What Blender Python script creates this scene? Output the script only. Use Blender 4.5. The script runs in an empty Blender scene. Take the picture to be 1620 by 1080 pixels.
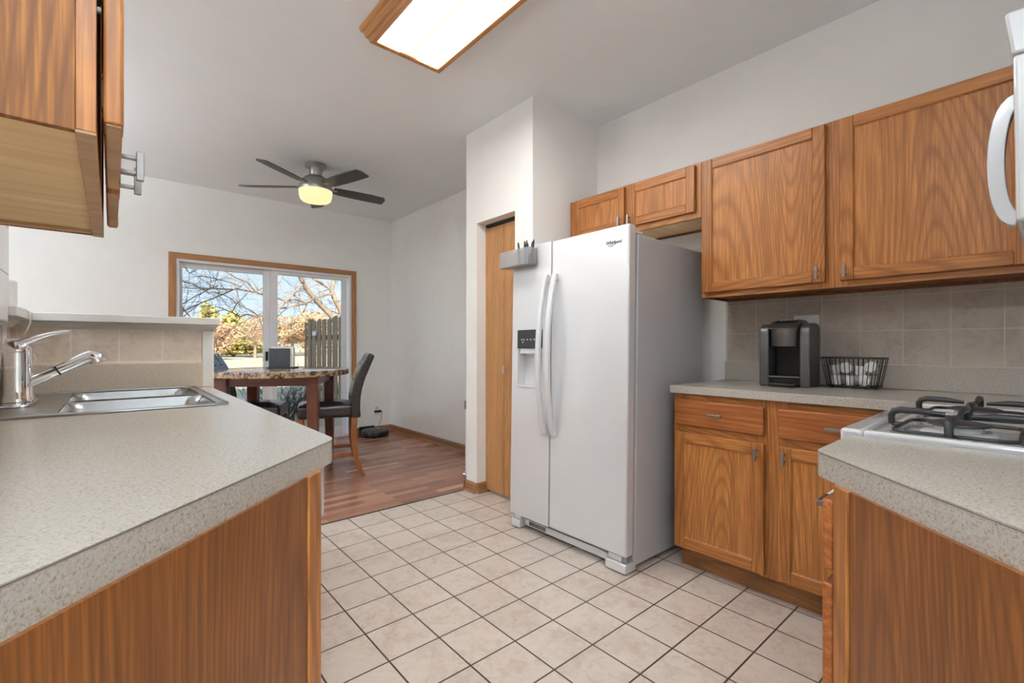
import bpy, bmesh, math, random
from mathutils import Vector, Matrix, Euler

# ------------------------------------------------------------------ scene, camera, world, sun
SC = bpy.context.scene
COL = SC.collection
PI = math.pi
R = math.radians
SC.view_settings.view_transform = 'Standard'
SC.view_settings.look = 'None'
SC.view_settings.gamma = 1.0
SC.view_settings.use_curve_mapping = False
SC.view_settings.exposure = 0.40
SC.cycles.max_bounces = 10
SC.cycles.diffuse_bounces = 6
SC.cycles.glossy_bounces = 4
SC.cycles.transmission_bounces = 6
SC.cycles.transparent_max_bounces = 12
SC.cycles.sample_clamp_indirect = 8.0
SC.cycles.use_denoising = True
SC.cycles.caustics_reflective = False
SC.cycles.caustics_refractive = False

CAM_H = 1.112
YAW = R(40.8)
cam_data = bpy.data.cameras.new('camera')
cam = bpy.data.objects.new('camera', cam_data)
COL.objects.link(cam)
cam.location = (0, 0, CAM_H)
cam.rotation_euler = (PI / 2, 0, -YAW)
cam_data.sensor_width = 36.0
cam_data.lens = 734.0 / 1620.0 * 36.0
cam_data.shift_y = 7.0 / 1620.0
cam_data.clip_start = 0.02
cam_data.clip_end = 500
SC.camera = cam

world = bpy.data.worlds.new('sky')
SC.world = world
world.use_nodes = True
wn = world.node_tree.nodes
wl = world.node_tree.links
for n in list(wn):
    wn.remove(n)
w_out = wn.new('ShaderNodeOutputWorld')
w_bg = wn.new('ShaderNodeBackground')
w_tc = wn.new('ShaderNodeTexCoord')
w_sep = wn.new('ShaderNodeSeparateXYZ')
w_ramp = wn.new('ShaderNodeValToRGB')
w_noise = wn.new('ShaderNodeTexNoise')
w_cr = wn.new('ShaderNodeValToRGB')
w_mix = wn.new('ShaderNodeMix')
w_mix.data_type = 'RGBA'
w_map = wn.new('ShaderNodeMapping')
w_map.inputs['Scale'].default_value = (1, 1, 3.2)
wl.new(w_tc.outputs['Generated'], w_sep.inputs[0])
wl.new(w_sep.outputs['Z'], w_ramp.inputs[0])
e = w_ramp.color_ramp.elements
e[0].position = 0.0
e[0].color = (0.72, 0.84, 0.98, 1)
e[1].position = 0.55
e[1].color = (0.30, 0.50, 0.86, 1)
m = w_ramp.color_ramp.elements.new(0.2)
m.color = (0.46, 0.66, 0.93, 1)
wl.new(w_tc.outputs['Generated'], w_map.inputs[0])
wl.new(w_map.outputs[0], w_noise.inputs[0])
w_noise.inputs['Scale'].default_value = 2.6
w_noise.inputs['Detail'].default_value = 6
wl.new(w_noise.outputs[0], w_cr.inputs[0])
w_cr.color_ramp.elements[0].position = 0.5
w_cr.color_ramp.elements[0].color = (0, 0, 0, 1)
w_cr.color_ramp.elements[1].position = 0.72
w_cr.color_ramp.elements[1].color = (0.85, 0.85, 0.85, 1)
wl.new(w_cr.outputs[0], w_mix.inputs[0])
wl.new(w_ramp.outputs[0], w_mix.inputs[6])
w_mix.inputs[7].default_value = (0.98, 0.97, 0.96, 1)
wl.new(w_mix.outputs[2], w_bg.inputs[0])
w_bg.inputs['Strength'].default_value = 1.0
wl.new(w_bg.outputs[0], w_out.inputs[0])

SUN_EL, SUN_AZ = R(31), R(14)      # from behind the house, over its roof
sun_data = bpy.data.lights.new('sun', 'SUN')
sun_data.energy = 8.0
sun_data.angle = R(0.6)
sun_data.color = (1.0, 0.93, 0.80)
sun = bpy.data.objects.new('sun', sun_data)
COL.objects.link(sun)
sun.location = (0, -10, 12)
sd = Vector((math.sin(SUN_AZ) * math.cos(SUN_EL), math.cos(SUN_AZ) * math.cos(SUN_EL), -math.sin(SUN_EL)))
sun.rotation_euler = sd.to_track_quat('-Z', 'Y').to_euler()

LENS_GLOW = 29.0        # kitchen fluorescent lens
FAN_GLOW = 0.78          # fan light bowl
FILL_LAMP_GLOW = 75.0        # unseen ceiling lamps added as fill light
FILL_TORCH_GLOW = 340.0      # unseen upward lamps added to brighten the ceiling

# ------------------------------------------------------------------ materials
MATS = {}


def nodes_of(name):
    m = bpy.data.materials.new(name)
    m.use_nodes = True
    nt = m.node_tree
    b = nt.nodes['Principled BSDF']
    MATS[name] = m
    return m, nt, b


def setp(b, rough=0.5, metal=0.0, spec=None, coat=0.0, coat_rough=0.1):
    b.inputs['Roughness'].default_value = rough
    b.inputs['Metallic'].default_value = metal
    if spec is not None:
        b.inputs['Specular IOR Level'].default_value = spec
    b.inputs['Coat Weight'].default_value = coat
    b.inputs['Coat Roughness'].default_value = coat_rough


def srgb(r, g, b):
    def f(c):
        c /= 255.0
        return c / 12.92 if c <= 0.04045 else ((c + 0.055) / 1.055) ** 2.4
    return (f(r), f(g), f(b), 1)


def coords(nt, scale=(1, 1, 1), rnd=0.0, rot=(0, 0, 0), loc=(0, 0, 0)):
    tc = nt.nodes.new('ShaderNodeTexCoord')
    mp = nt.nodes.new('ShaderNodeMapping')
    mp.inputs['Scale'].default_value = scale
    mp.inputs['Rotation'].default_value = rot
    mp.inputs['Location'].default_value = loc
    if rnd:
        oi = nt.nodes.new('ShaderNodeObjectInfo')
        mul = nt.nodes.new('ShaderNodeMath')
        mul.operation = 'MULTIPLY'
        mul.inputs[1].default_value = rnd
        nt.links.new(oi.outputs['Random'], mul.inputs[0])
        add = nt.nodes.new('ShaderNodeVectorMath')
        add.operation = 'ADD'
        nt.links.new(tc.outputs['Object'], add.inputs[0])
        nt.links.new(mul.outputs[0], add.inputs[1])
        nt.links.new(add.outputs[0], mp.inputs[0])
    else:
        nt.links.new(tc.outputs['Object'], mp.inputs[0])
    return mp.outputs[0]


def noise(nt, vec, scale, detail=2.0, rough=0.5, dist=0.0):
    n = nt.nodes.new('ShaderNodeTexNoise')
    n.inputs['Scale'].default_value = scale
    n.inputs['Detail'].default_value = detail
    n.inputs['Roughness'].default_value = rough
    n.inputs['Distortion'].default_value = dist
    nt.links.new(vec, n.inputs['Vector'])
    return n.outputs[0]


def ramp(nt, fac, stops):
    r = nt.nodes.new('ShaderNodeValToRGB')
    els = r.color_ramp.elements
    els[0].position, els[0].color = stops[0]
    els[1].position, els[1].color = stops[-1]
    for p, c in stops[1:-1]:
        el = els.new(p)
        el.color = c
    nt.links.new(fac, r.inputs[0])
    return r.outputs[0]


def math2(nt, op, a, b=None):
    n = nt.nodes.new('ShaderNodeMath')
    n.operation = op
    for i, v in enumerate((a, b)):
        if v is None:
            continue
        if isinstance(v, (int, float)):
            n.inputs[i].default_value = v
        else:
            nt.links.new(v, n.inputs[i])
    return n.outputs[0]


def mixc(nt, fac, a, b, blend='MIX'):
    n = nt.nodes.new('ShaderNodeMix')
    n.data_type = 'RGBA'
    n.blend_type = blend
    for i, v in ((0, fac), (6, a), (7, b)):
        if isinstance(v, (int, float)):
            n.inputs[i].default_value = v
        elif isinstance(v, tuple):
            n.inputs[i].default_value = v
        else:
            nt.links.new(v, n.inputs[i])
    return n.outputs[2]


def bump(nt, b, height, strength=0.2, dist=0.002):
    n = nt.nodes.new('ShaderNodeBump')
    n.inputs['Strength'].default_value = strength
    n.inputs['Distance'].default_value = dist
    nt.links.new(height, n.inputs['Height'])
    nt.links.new(n.outputs[0], b.inputs['Normal'])


def plain(name, col, rough=0.5, metal=0.0, spec=None, coat=0.0, var=0.06, vscale=6.0, bmp=0.0, bscale=200.0, coat_rough=0.1):
    m, nt, b = nodes_of(name)
    setp(b, rough, metal, spec, coat, coat_rough)
    c = coords(nt)
    n = noise(nt, c, vscale, 3)
    lo = tuple(max(0, x * (1 - var)) for x in col[:3]) + (1,)
    hi = tuple(min(1, x * (1 + var)) for x in col[:3]) + (1,)
    nt.links.new(ramp(nt, n, [(0.3, lo), (0.7, hi)]), b.inputs['Base Color'])
    if bmp:
        bump(nt, b, noise(nt, c, bscale, 2), bmp, 0.001)
    return m


def oak(name, axis='Z', light=(0.53, 0.21, 0.055, 1), dark=(0.22, 0.072, 0.016, 1), rough=0.38, freq=20.0, contrast=1.0, stretch=0.10):
    m, nt, b = nodes_of(name)
    setp(b, rough, 0, 0.4)
    k = {'X': 0, 'Y': 1, 'Z': 2}[axis]
    s = [1.0, 1.0, 1.0]
    s[k] = stretch
    c = coords(nt, tuple(s), rnd=7.3)
    body = noise(nt, c, 2.2, 1.2, 0.35, 0.1)
    lines = math2(nt, 'SINE', math2(nt, 'MULTIPLY', body, freq * 6.283 / 0.28))
    lines = math2(nt, 'MULTIPLY_ADD', lines, 0.5)
    lines.node.inputs[2].default_value = 0.5
    lines = math2(nt, 'POWER', lines, 2.6)
    s2 = [1.0, 1.0, 1.0]
    s2[k] = 0.035
    c2 = coords(nt, tuple(s2), rnd=7.3)
    pores = noise(nt, c2, 170, 2, 0.6)
    pores = ramp(nt, pores, [(0.42, (1, 1, 1, 1)), (0.66, (0, 0, 0, 1))])
    streak = noise(nt, c2, 34, 3, 0.55)
    wide = noise(nt, c, 5, 2)
    mid = tuple(0.55 * l + 0.45 * d for l, d in zip(light, dark))
    col = mixc(nt, math2(nt, 'MULTIPLY', lines, 0.60 * contrast), light, dark)
    col = mixc(nt, math2(nt, 'MULTIPLY', pores, 0.60 * contrast), col, dark)
    sr = ramp(nt, streak, [(0.33, (0.86, 0.85, 0.82, 1)), (0.68, (1.10, 1.10, 1.08, 1))])
    col = mixc(nt, 0.8, col, sr, 'MULTIPLY')
    wr = ramp(nt, wide, [(0.3, (0.86, 0.84, 0.8, 1)), (0.7, (1.08, 1.1, 1.12, 1))])
    col = mixc(nt, 0.7, col, wr, 'MULTIPLY')
    nt.links.new(col, b.inputs['Base Color'])
    bump(nt, b, pores, 0.08, 0.0006)
    return m


OAK_Z = oak('oak_upright', 'Z')
OAK_X = oak('oak_across', 'X')
OAK_PANEL = oak('oak_door_panel', 'Z', (0.57, 0.235, 0.064, 1), (0.26, 0.088, 0.020, 1), freq=26)
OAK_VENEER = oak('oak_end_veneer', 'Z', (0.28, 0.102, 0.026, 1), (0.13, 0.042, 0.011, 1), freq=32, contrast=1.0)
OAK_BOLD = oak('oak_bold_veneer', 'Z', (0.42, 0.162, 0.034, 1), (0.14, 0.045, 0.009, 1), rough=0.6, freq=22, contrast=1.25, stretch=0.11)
OAK_DRAWER = oak('oak_drawer_front', 'X', (0.42, 0.14, 0.038, 1), (0.22, 0.062, 0.016, 1), freq=16)
OAK_DARK = oak('oak_toe_kick', 'X', (0.34, 0.15, 0.055, 1), (0.18, 0.07, 0.022, 1))
OAK_TRIM = oak('oak_trim_upright', 'Z', (0.45, 0.215, 0.09, 1), (0.27, 0.115, 0.042, 1), rough=0.45, freq=14, contrast=0.7)
OAK_TRIM_X = oak('oak_trim_x', 'X', (0.45, 0.215, 0.09, 1), (0.27, 0.115, 0.042, 1), rough=0.45, freq=14, contrast=0.7)
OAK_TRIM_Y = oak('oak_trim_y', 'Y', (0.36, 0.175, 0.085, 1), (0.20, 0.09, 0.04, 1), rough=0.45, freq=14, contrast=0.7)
OAK_SLAB = oak('oak_slab_door', 'Z', (0.50, 0.255, 0.105, 1), (0.34, 0.155, 0.055, 1), rough=0.45, freq=15, contrast=0.8)
OAK_LAMP = oak('oak_lamp_frame', 'Y', (0.52, 0.25, 0.095, 1), (0.33, 0.135, 0.045, 1), rough=0.45, freq=18)
OAK_RAW = oak('raw_wood_edge', 'Y', (0.60, 0.40, 0.25, 1), (0.45, 0.27, 0.15, 1), rough=0.6, freq=14, contrast=0.7)
MAPLE = oak('maple_ply_underside', 'Y', (0.93, 0.68, 0.38, 1), (0.80, 0.54, 0.27, 1), rough=0.55, freq=9, contrast=0.5)
CHERRY = oak('cherry_table_wood', 'Z', (0.17, 0.058, 0.033, 1), (0.08, 0.026, 0.016, 1), rough=0.3, freq=12, contrast=0.7)
CHERRY_X = oak('cherry_table_rail', 'X', (0.17, 0.058, 0.033, 1), (0.08, 0.026, 0.016, 1), rough=0.3, freq=12, contrast=0.7)
CHAIR_WOOD = oak('chair_leg_wood', 'Z', (0.34, 0.11, 0.032, 1), (0.17, 0.048, 0.014, 1), rough=0.3, freq=12, contrast=0.7)
FENCE_WOOD = oak('weathered_fence_wood', 'Z', (0.40, 0.30, 0.20, 1), (0.24, 0.17, 0.11, 1), rough=0.9, freq=14)

WALL = plain('painted_wall', (0.85, 0.845, 0.825, 1), 0.85, spec=0.2, var=0.015, bmp=0.10, bscale=260)
CEIL = plain('painted_ceiling', (0.85, 0.885, 0.905, 1), 0.9, spec=0.2, var=0.01, bmp=0.08, bscale=220)
TRIMW = plain('white_trim_paint', (0.80, 0.80, 0.77, 1), 0.45, var=0.02)
VINYL = plain('white_vinyl_frame', (0.78, 0.78, 0.79, 1), 0.4, var=0.02)
APPL = plain('white_appliance_enamel', (0.64, 0.645, 0.66, 1), 0.22, spec=0.5, var=0.008, coat=1.0, coat_rough=0.05, bmp=0.02, bscale=120)
APPL.node_tree.nodes['Principled BSDF'].inputs['Coat IOR'].default_value = 1.7
APPL_SIDE = plain('textured_appliance_side', (0.50, 0.50, 0.52, 1), 0.45, var=0.02, bmp=0.12, bscale=420)
PLASTIC_W = plain('white_plastic', (0.82, 0.82, 0.82, 1), 0.35, var=0.01)
PLASTIC_G = plain('pale_grey_plastic', (0.55, 0.55, 0.55, 1), 0.4, var=0.03)
PLASTIC_K = plain('black_plastic', (0.012, 0.012, 0.013, 1), 0.3, var=0.1)
RUBBER = plain('dark_gap_rubber', (0.02, 0.02, 0.021, 1), 0.7)
IRON = plain('cast_iron_grate', (0.022, 0.022, 0.024, 1), 0.42, var=0.15, bmp=0.2, bscale=500)
CAPM = plain('burner_cap_enamel', (0.035, 0.035, 0.037, 1), 0.5)
CHROME = plain('polished_chrome', (0.82, 0.82, 0.84, 1), 0.06, 1.0, var=0.01)
STEEL = plain('brushed_stainless', (0.43, 0.435, 0.44, 1), 0.28, 1.0, var=0.05, vscale=30)
NICKEL = plain('satin_nickel_pull', (0.40, 0.40, 0.39, 1), 0.30, 1.0, var=0.03)
FANMETAL = plain('brushed_nickel_fan', (0.42, 0.40, 0.385, 1), 0.34, 1.0, var=0.04)
BLADE = plain('dark_fan_blade', (0.060, 0.057, 0.055, 1), 0.42, var=0.15, vscale=20)
LEATHER = plain('dark_brown_leather', (0.026, 0.021, 0.020, 1), 0.26, var=0.25, vscale=40, bmp=0.08, bscale=300)
KEURIG = plain('slate_grey_metallic', (0.10, 0.096, 0.094, 1), 0.36, 0.55, var=0.05)
KEURIG_B = plain('brushed_slate_band', (0.20, 0.19, 0.185, 1), 0.3, 0.85, var=0.05)
POD = plain('white_pod_plastic', (0.86, 0.86, 0.86, 1), 0.4, var=0.03)
POD_LID = plain('pod_foil_lid', (0.66, 0.66, 0.67, 1), 0.35, var=0.06)
POD_LID_R = plain('red_printed_pod_lid', (0.42, 0.12, 0.09, 1), 0.35, var=0.2, vscale=80)
WIRE = plain('black_wire', (0.012, 0.012, 0.012, 1), 0.45)
PAPER = plain('white_paper_napkin', (0.80, 0.80, 0.79, 1), 0.8, var=0.02)
SLATE = plain('dark_slate_plate', (0.040, 0.043, 0.050, 1), 0.45, var=0.2, vscale=30)
BIRCH = plain('acrylic_bin_grey', (0.72, 0.725, 0.715, 1), 0.12, var=0.08, vscale=14)
BIRCH.node_tree.nodes['Principled BSDF'].inputs['Transmission Weight'].default_value = 0.75
CONCRETE = plain('patio_concrete', (0.42, 0.43, 0.44, 1), 0.9, var=0.12, vscale=3)
BARK = plain('tree_bark', (0.30, 0.225, 0.16, 1), 0.9, var=0.3, vscale=9)
TWIG = plain('bare_twig', (0.36, 0.27, 0.19, 1), 0.9, var=0.2)
TWIG_D = plain('dark_shrub_twig', (0.075, 0.062, 0.055, 1), 0.9, var=0.2)
ROAD = plain('far_road_surface', (0.34, 0.33, 0.32, 1), 0.9)
ROOFM = plain('house_siding', (0.5, 0.48, 0.45, 1), 0.9)


def leafmat(name, a, b_):
    m, nt, b = nodes_of(name)
    setp(b, 0.85, 0, 0.2)
    n = noise(nt, coords(nt), 1.7, 4)
    nt.links.new(ramp(nt, n, [(0.35, a), (0.65, b_)]), b.inputs['Base Color'])
    return m


LEAF_Y = leafmat('yellow_green_needles', (0.36, 0.32, 0.11, 1), (0.58, 0.50, 0.20, 1))
LEAF_R = leafmat('russet_twigs', (0.52, 0.33, 0.23, 1), (0.68, 0.48, 0.35, 1))
LEAF_B = leafmat('brown_winter_brush', (0.46, 0.32, 0.20, 1), (0.62, 0.46, 0.30, 1))


def m_counter(name='speckled_laminate', k=(1.0, 1.0, 1.0)):
    m, nt, b = nodes_of(name)
    setp(b, 0.24, 0, 0.5)
    c = coords(nt)
    n1 = noise(nt, c, 235, 2, 0.6)
    n2 = noise(nt, c, 360, 1, 0.5)
    n3 = noise(nt, c, 210, 1, 0.5)
    col = ramp(nt, n1, [(0.28, (0.27, 0.225, 0.185, 1)), (0.43, (0.43, 0.395, 0.35, 1)), (0.62, (0.465, 0.43, 0.385, 1)), (0.75, (0.54, 0.51, 0.465, 1))])
    sp = ramp(nt, n2, [(0.60, (0, 0, 0, 1)), (0.68, (1, 1, 1, 1))])
    col = mixc(nt, math2(nt, 'MULTIPLY', sp, 0.55), col, (0.27, 0.215, 0.175, 1))
    sp2 = ramp(nt, n3, [(0.62, (0, 0, 0, 1)), (0.72, (1, 1, 1, 1))])
    col = mixc(nt, math2(nt, 'MULTIPLY', sp2, 0.25), col, (0.36, 0.32, 0.28, 1))
    col = mixc(nt, 1.0, col, k + (1,), 'MULTIPLY')
    nt.links.new(col, b.inputs['Base Color'])
    return m


COUNTER = m_counter()
COUNTER_BEIGE_LIT = m_counter('lit_beige_laminate', (1.5, 1.40, 1.28))  # same laminate, warmer, with brighter light put into its colour
LAM_LINE = plain('laminate_seam_line', (0.13, 0.11, 0.09, 1), 0.5)


def m_tile(name, pitch, origin, base, vein, grout, plane='XY', gw=0.004, rough=0.35, nscale=7.0, bevel_strength=0.4):
    m, nt, b = nodes_of(name)
    setp(b, rough, 0, 0.4)
    tc = nt.nodes.new('ShaderNodeTexCoord')
    sep = nt.nodes.new('ShaderNodeSeparateXYZ')
    nt.links.new(tc.outputs['Object'], sep.inputs[0])
    comb = nt.nodes.new('ShaderNodeCombineXYZ')
    for i, ax in enumerate(plane):
        v = math2(nt, 'SUBTRACT', sep.outputs[ax], origin[i])
        nt.links.new(v, comb.inputs[i])
    br = nt.nodes.new('ShaderNodeTexBrick')
    br.offset = 0.0
    br.squash = 1.0
    br.inputs['Scale'].default_value = 1.0
    br.inputs['Mortar Size'].default_value = gw / 2
    br.inputs['Mortar Smooth'].default_value = 0.1
    br.inputs['Brick Width'].default_value = pitch
    br.inputs['Row Height'].default_value = pitch
    br.inputs['Color1'].default_value = (0.93, 0.93, 0.93, 1)
    br.inputs['Color2'].default_value = (1.0, 1.0, 1.0, 1)
    br.inputs['Mortar'].default_value = (1, 1, 1, 1)
    nt.links.new(comb.outputs[0], br.inputs['Vector'])
    c = coords(nt, (1, 1, 1))
    n = noise(nt, c, nscale, 5, 0.6, 0.6)
    n2 = noise(nt, c, 22, 4, 0.6, 1.2)
    f = math2(nt, 'MULTIPLY', n, n2)
    col = ramp(nt, f, [(0.12, vein), (0.26, base), (0.42, tuple(min(1, x * 1.06) for x in base[:3]) + (1,))])
    col = mixc(nt, 1.0, col, br.outputs['Color'], 'MULTIPLY')
    col = mixc(nt, br.outputs['Fac'], col, grout)
    nt.links.new(col, b.inputs['Base Color'])
    bump(nt, b, math2(nt, 'SUBTRACT', 1.0, br.outputs['Fac']), bevel_strength, 0.0015)
    return m


FLOOR_TILE = m_tile('cream_floor_tile', 0.205, (1.5615, 1.5215), (0.63, 0.545, 0.475, 1), (0.53, 0.42, 0.35, 1), (0.055, 0.045, 0.037, 1), 'XY', 0.0068, 0.30, 5.0)
BS_RIGHT = m_tile('beige_wall_tile', 0.160, (1.239 - 0.160, 1.184), (0.53, 0.455, 0.39, 1), (0.43, 0.36, 0.30, 1), (0.62, 0.54, 0.46, 1), 'YZ', 0.005, 0.4, 6.0)
BS_FAR = m_tile('pink_beige_wall_tile', 0.155, (0.1805, 1.0415), (0.80, 0.685, 0.58, 1), (0.68, 0.55, 0.45, 1), (0.84, 0.77, 0.68, 1), 'XZ', 0.006, 0.4, 6.0)
BS_LEFT = m_tile('pink_beige_side_tile', 0.155, (2.69, 1.0415), (0.80, 0.685, 0.58, 1), (0.68, 0.55, 0.45, 1), (0.84, 0.77, 0.68, 1), 'YZ', 0.006, 0.22, 6.0)
WHITE_TILE = m_tile('glossy_white_tile', 0.155, (2.256, 1.348), (0.82, 0.83, 0.84, 1), (0.76, 0.77, 0.78, 1), (0.42, 0.41, 0.40, 1), 'YZ', 0.005, 0.12, 4.0)


def m_wood():
    m, nt, b = nodes_of('reddish_laminate_planks')
    setp(b, 0.24, 0, 0.5)
    tc = nt.nodes.new('ShaderNodeTexCoord')
    br = nt.nodes.new('ShaderNodeTexBrick')
    br.offset = 0.37
    br.offset_frequency = 2
    br.inputs['Scale'].default_value = 1.0
    br.inputs['Mortar Size'].default_value = 0.0006
    br.inputs['Brick Width'].default_value = 0.52
    br.inputs['Row Height'].default_value = 0.066
    br.inputs['Bias'].default_value = 0.0
    br.inputs['Color1'].default_value = (0, 0, 0, 1)
    br.inputs['Color2'].default_value = (1, 1, 1, 1)
    br.inputs['Mortar'].default_value = (0.2, 0.2, 0.2, 1)
    nt.links.new(tc.outputs['Object'], br.inputs['Vector'])
    c = coords(nt, (0.06, 1, 1))
    n = noise(nt, c, 60, 4, 0.6)
    n2 = noise(nt, coords(nt, (0.25, 1, 1)), 7, 3)
    col = ramp(nt, br.outputs['Color'], [(0.0, (0.26, 0.112, 0.064, 1)), (0.5, (0.37, 0.175, 0.106, 1)), (0.85, (0.45, 0.225, 0.138, 1)), (1.0, (0.62, 0.345, 0.215, 1))])
    col = mixc(nt, 0.85, col, ramp(nt, n, [(0.3, (0.68, 0.64, 0.62, 1)), (0.7, (1.15, 1.15, 1.15, 1))]), 'MULTIPLY')
    col = mixc(nt, 0.6, col, ramp(nt, n2, [(0.3, (0.78, 0.76, 0.76, 1)), (0.7, (1.15, 1.13, 1.12, 1))]), 'MULTIPLY')
    nt.links.new(col, b.inputs['Base Color'])
    return m


WOOD_FLOOR = m_wood()


def m_granite():
    m, nt, b = nodes_of('speckled_granite_top')
    setp(b, 0.10, 0, 0.6)
    c = coords(nt)
    v = nt.nodes.new('ShaderNodeTexVoronoi')
    v.inputs['Scale'].default_value = 62
    nt.links.new(c, v.inputs['Vector'])
    n = noise(nt, c, 28, 5, 0.7)
    col = ramp(nt, n, [(0.34, (0.025, 0.018, 0.014, 1)), (0.43, (0.13, 0.075, 0.045, 1)), (0.52, (0.40, 0.27, 0.165, 1)), (0.66, (0.58, 0.44, 0.30, 1))])
    sp = math2(nt, 'LESS_THAN', v.outputs['Distance'], 0.22)
    col = mixc(nt, math2(nt, 'MULTIPLY', sp, 0.7), col, (0.03, 0.022, 0.018, 1))
    nt.links.new(col, b.inputs['Base Color'])
    return m


GRANITE = m_granite()


def m_lawn():
    m, nt, b = nodes_of('winter_lawn')
    setp(b, 0.95, 0, 0.1)
    c = coords(nt)
    n = noise(nt, c, 0.35, 4, 0.6)
    n2 = noise(nt, c, 14, 4, 0.7)
    col = ramp(nt, n, [(0.3, (0.50, 0.41, 0.24, 1)), (0.55, (0.70, 0.59, 0.40, 1)), (0.75, (0.78, 0.69, 0.52, 1))])
    col = mixc(nt, 0.5, col, ramp(nt, n2, [(0.3, (0.6, 0.6, 0.6, 1)), (0.7, (1.2, 1.2, 1.2, 1))]), 'MULTIPLY')
    nt.links.new(col, b.inputs['Base Color'])
    return m


LAWN = m_lawn()


def m_emit(name, col, strength, stripes=None):
    m, nt, b = nodes_of(name)
    b.inputs['Base Color'].default_value = (0.8, 0.8, 0.8, 1)
    b.inputs['Emission Color'].default_value = col
    b.inputs['Emission Strength'].default_value = strength
    b.inputs['Roughness'].default_value = 0.4
    return m


def m_lens():
    # two tubes run along y behind the diffuser: brighter over each tube, weaker between them
    m, nt, b = nodes_of('fluorescent_diffuser')
    b.inputs['Base Color'].default_value = (0.85, 0.83, 0.78, 1)
    b.inputs['Roughness'].default_value = 0.5
    tc = nt.nodes.new('ShaderNodeTexCoord')
    sep = nt.nodes.new('ShaderNodeSeparateXYZ')
    nt.links.new(tc.outputs['Object'], sep.inputs[0])
    ax = math2(nt, 'ABSOLUTE', sep.outputs['X'])
    g = ramp(nt, ax, [(0.0, (0.0238, 0.0208, 0.0152, 1)), (0.022, (0.0260, 0.0235, 0.0184, 1)), (0.050, (0.0320, 0.030, 0.027, 1)), (0.075, (1.0, 0.985, 0.95, 1)), (0.16, (0.92, 0.89, 0.84, 1)), (0.186, (0.05, 0.042, 0.029, 1))])
    nt.links.new(g, b.inputs['Emission Color'])
    b.inputs['Emission Strength'].default_value = LENS_GLOW
    return m


LENS = m_lens()
BOWL = m_emit('fan_light_bowl_glass', (1.0, 0.86, 0.42, 1), FAN_GLOW)
BOWL.node_tree.nodes['Principled BSDF'].inputs['Base Color'].default_value = (0.16, 0.15, 0.12, 1)
FILL_LAMP = m_emit('fill_lamp_diffuser', (0.86, 0.945, 1.0, 1), FILL_LAMP_GLOW)
FILL_TORCH = m_emit('fill_torch_disc', (0.86, 0.945, 1.0, 1), FILL_TORCH_GLOW)


def m_pane():
    m = bpy.data.materials.new('window_pane')
    m.use_nodes = True
    nt = m.node_tree
    for n in list(nt.nodes):
        nt.nodes.remove(n)
    o = nt.nodes.new('ShaderNodeOutputMaterial')
    t = nt.nodes.new('ShaderNodeBsdfTransparent')
    t.inputs[0].default_value = (0.97, 0.985, 0.98, 1)
    gl = nt.nodes.new('ShaderNodeBsdfGlossy')
    gl.inputs['Roughness'].default_value = 0.01
    fr = nt.nodes.new('ShaderNodeFresnel')
    fr.inputs[0].default_value = 1.3
    mx = nt.nodes.new('ShaderNodeMixShader')
    nt.links.new(fr.outputs[0], mx.inputs[0])
    nt.links.new(t.outputs[0], mx.inputs[1])
    nt.links.new(gl.outputs[0], mx.inputs[2])
    nt.links.new(mx.outputs[0], o.inputs[0])
    return m


PANE = m_pane()


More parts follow.
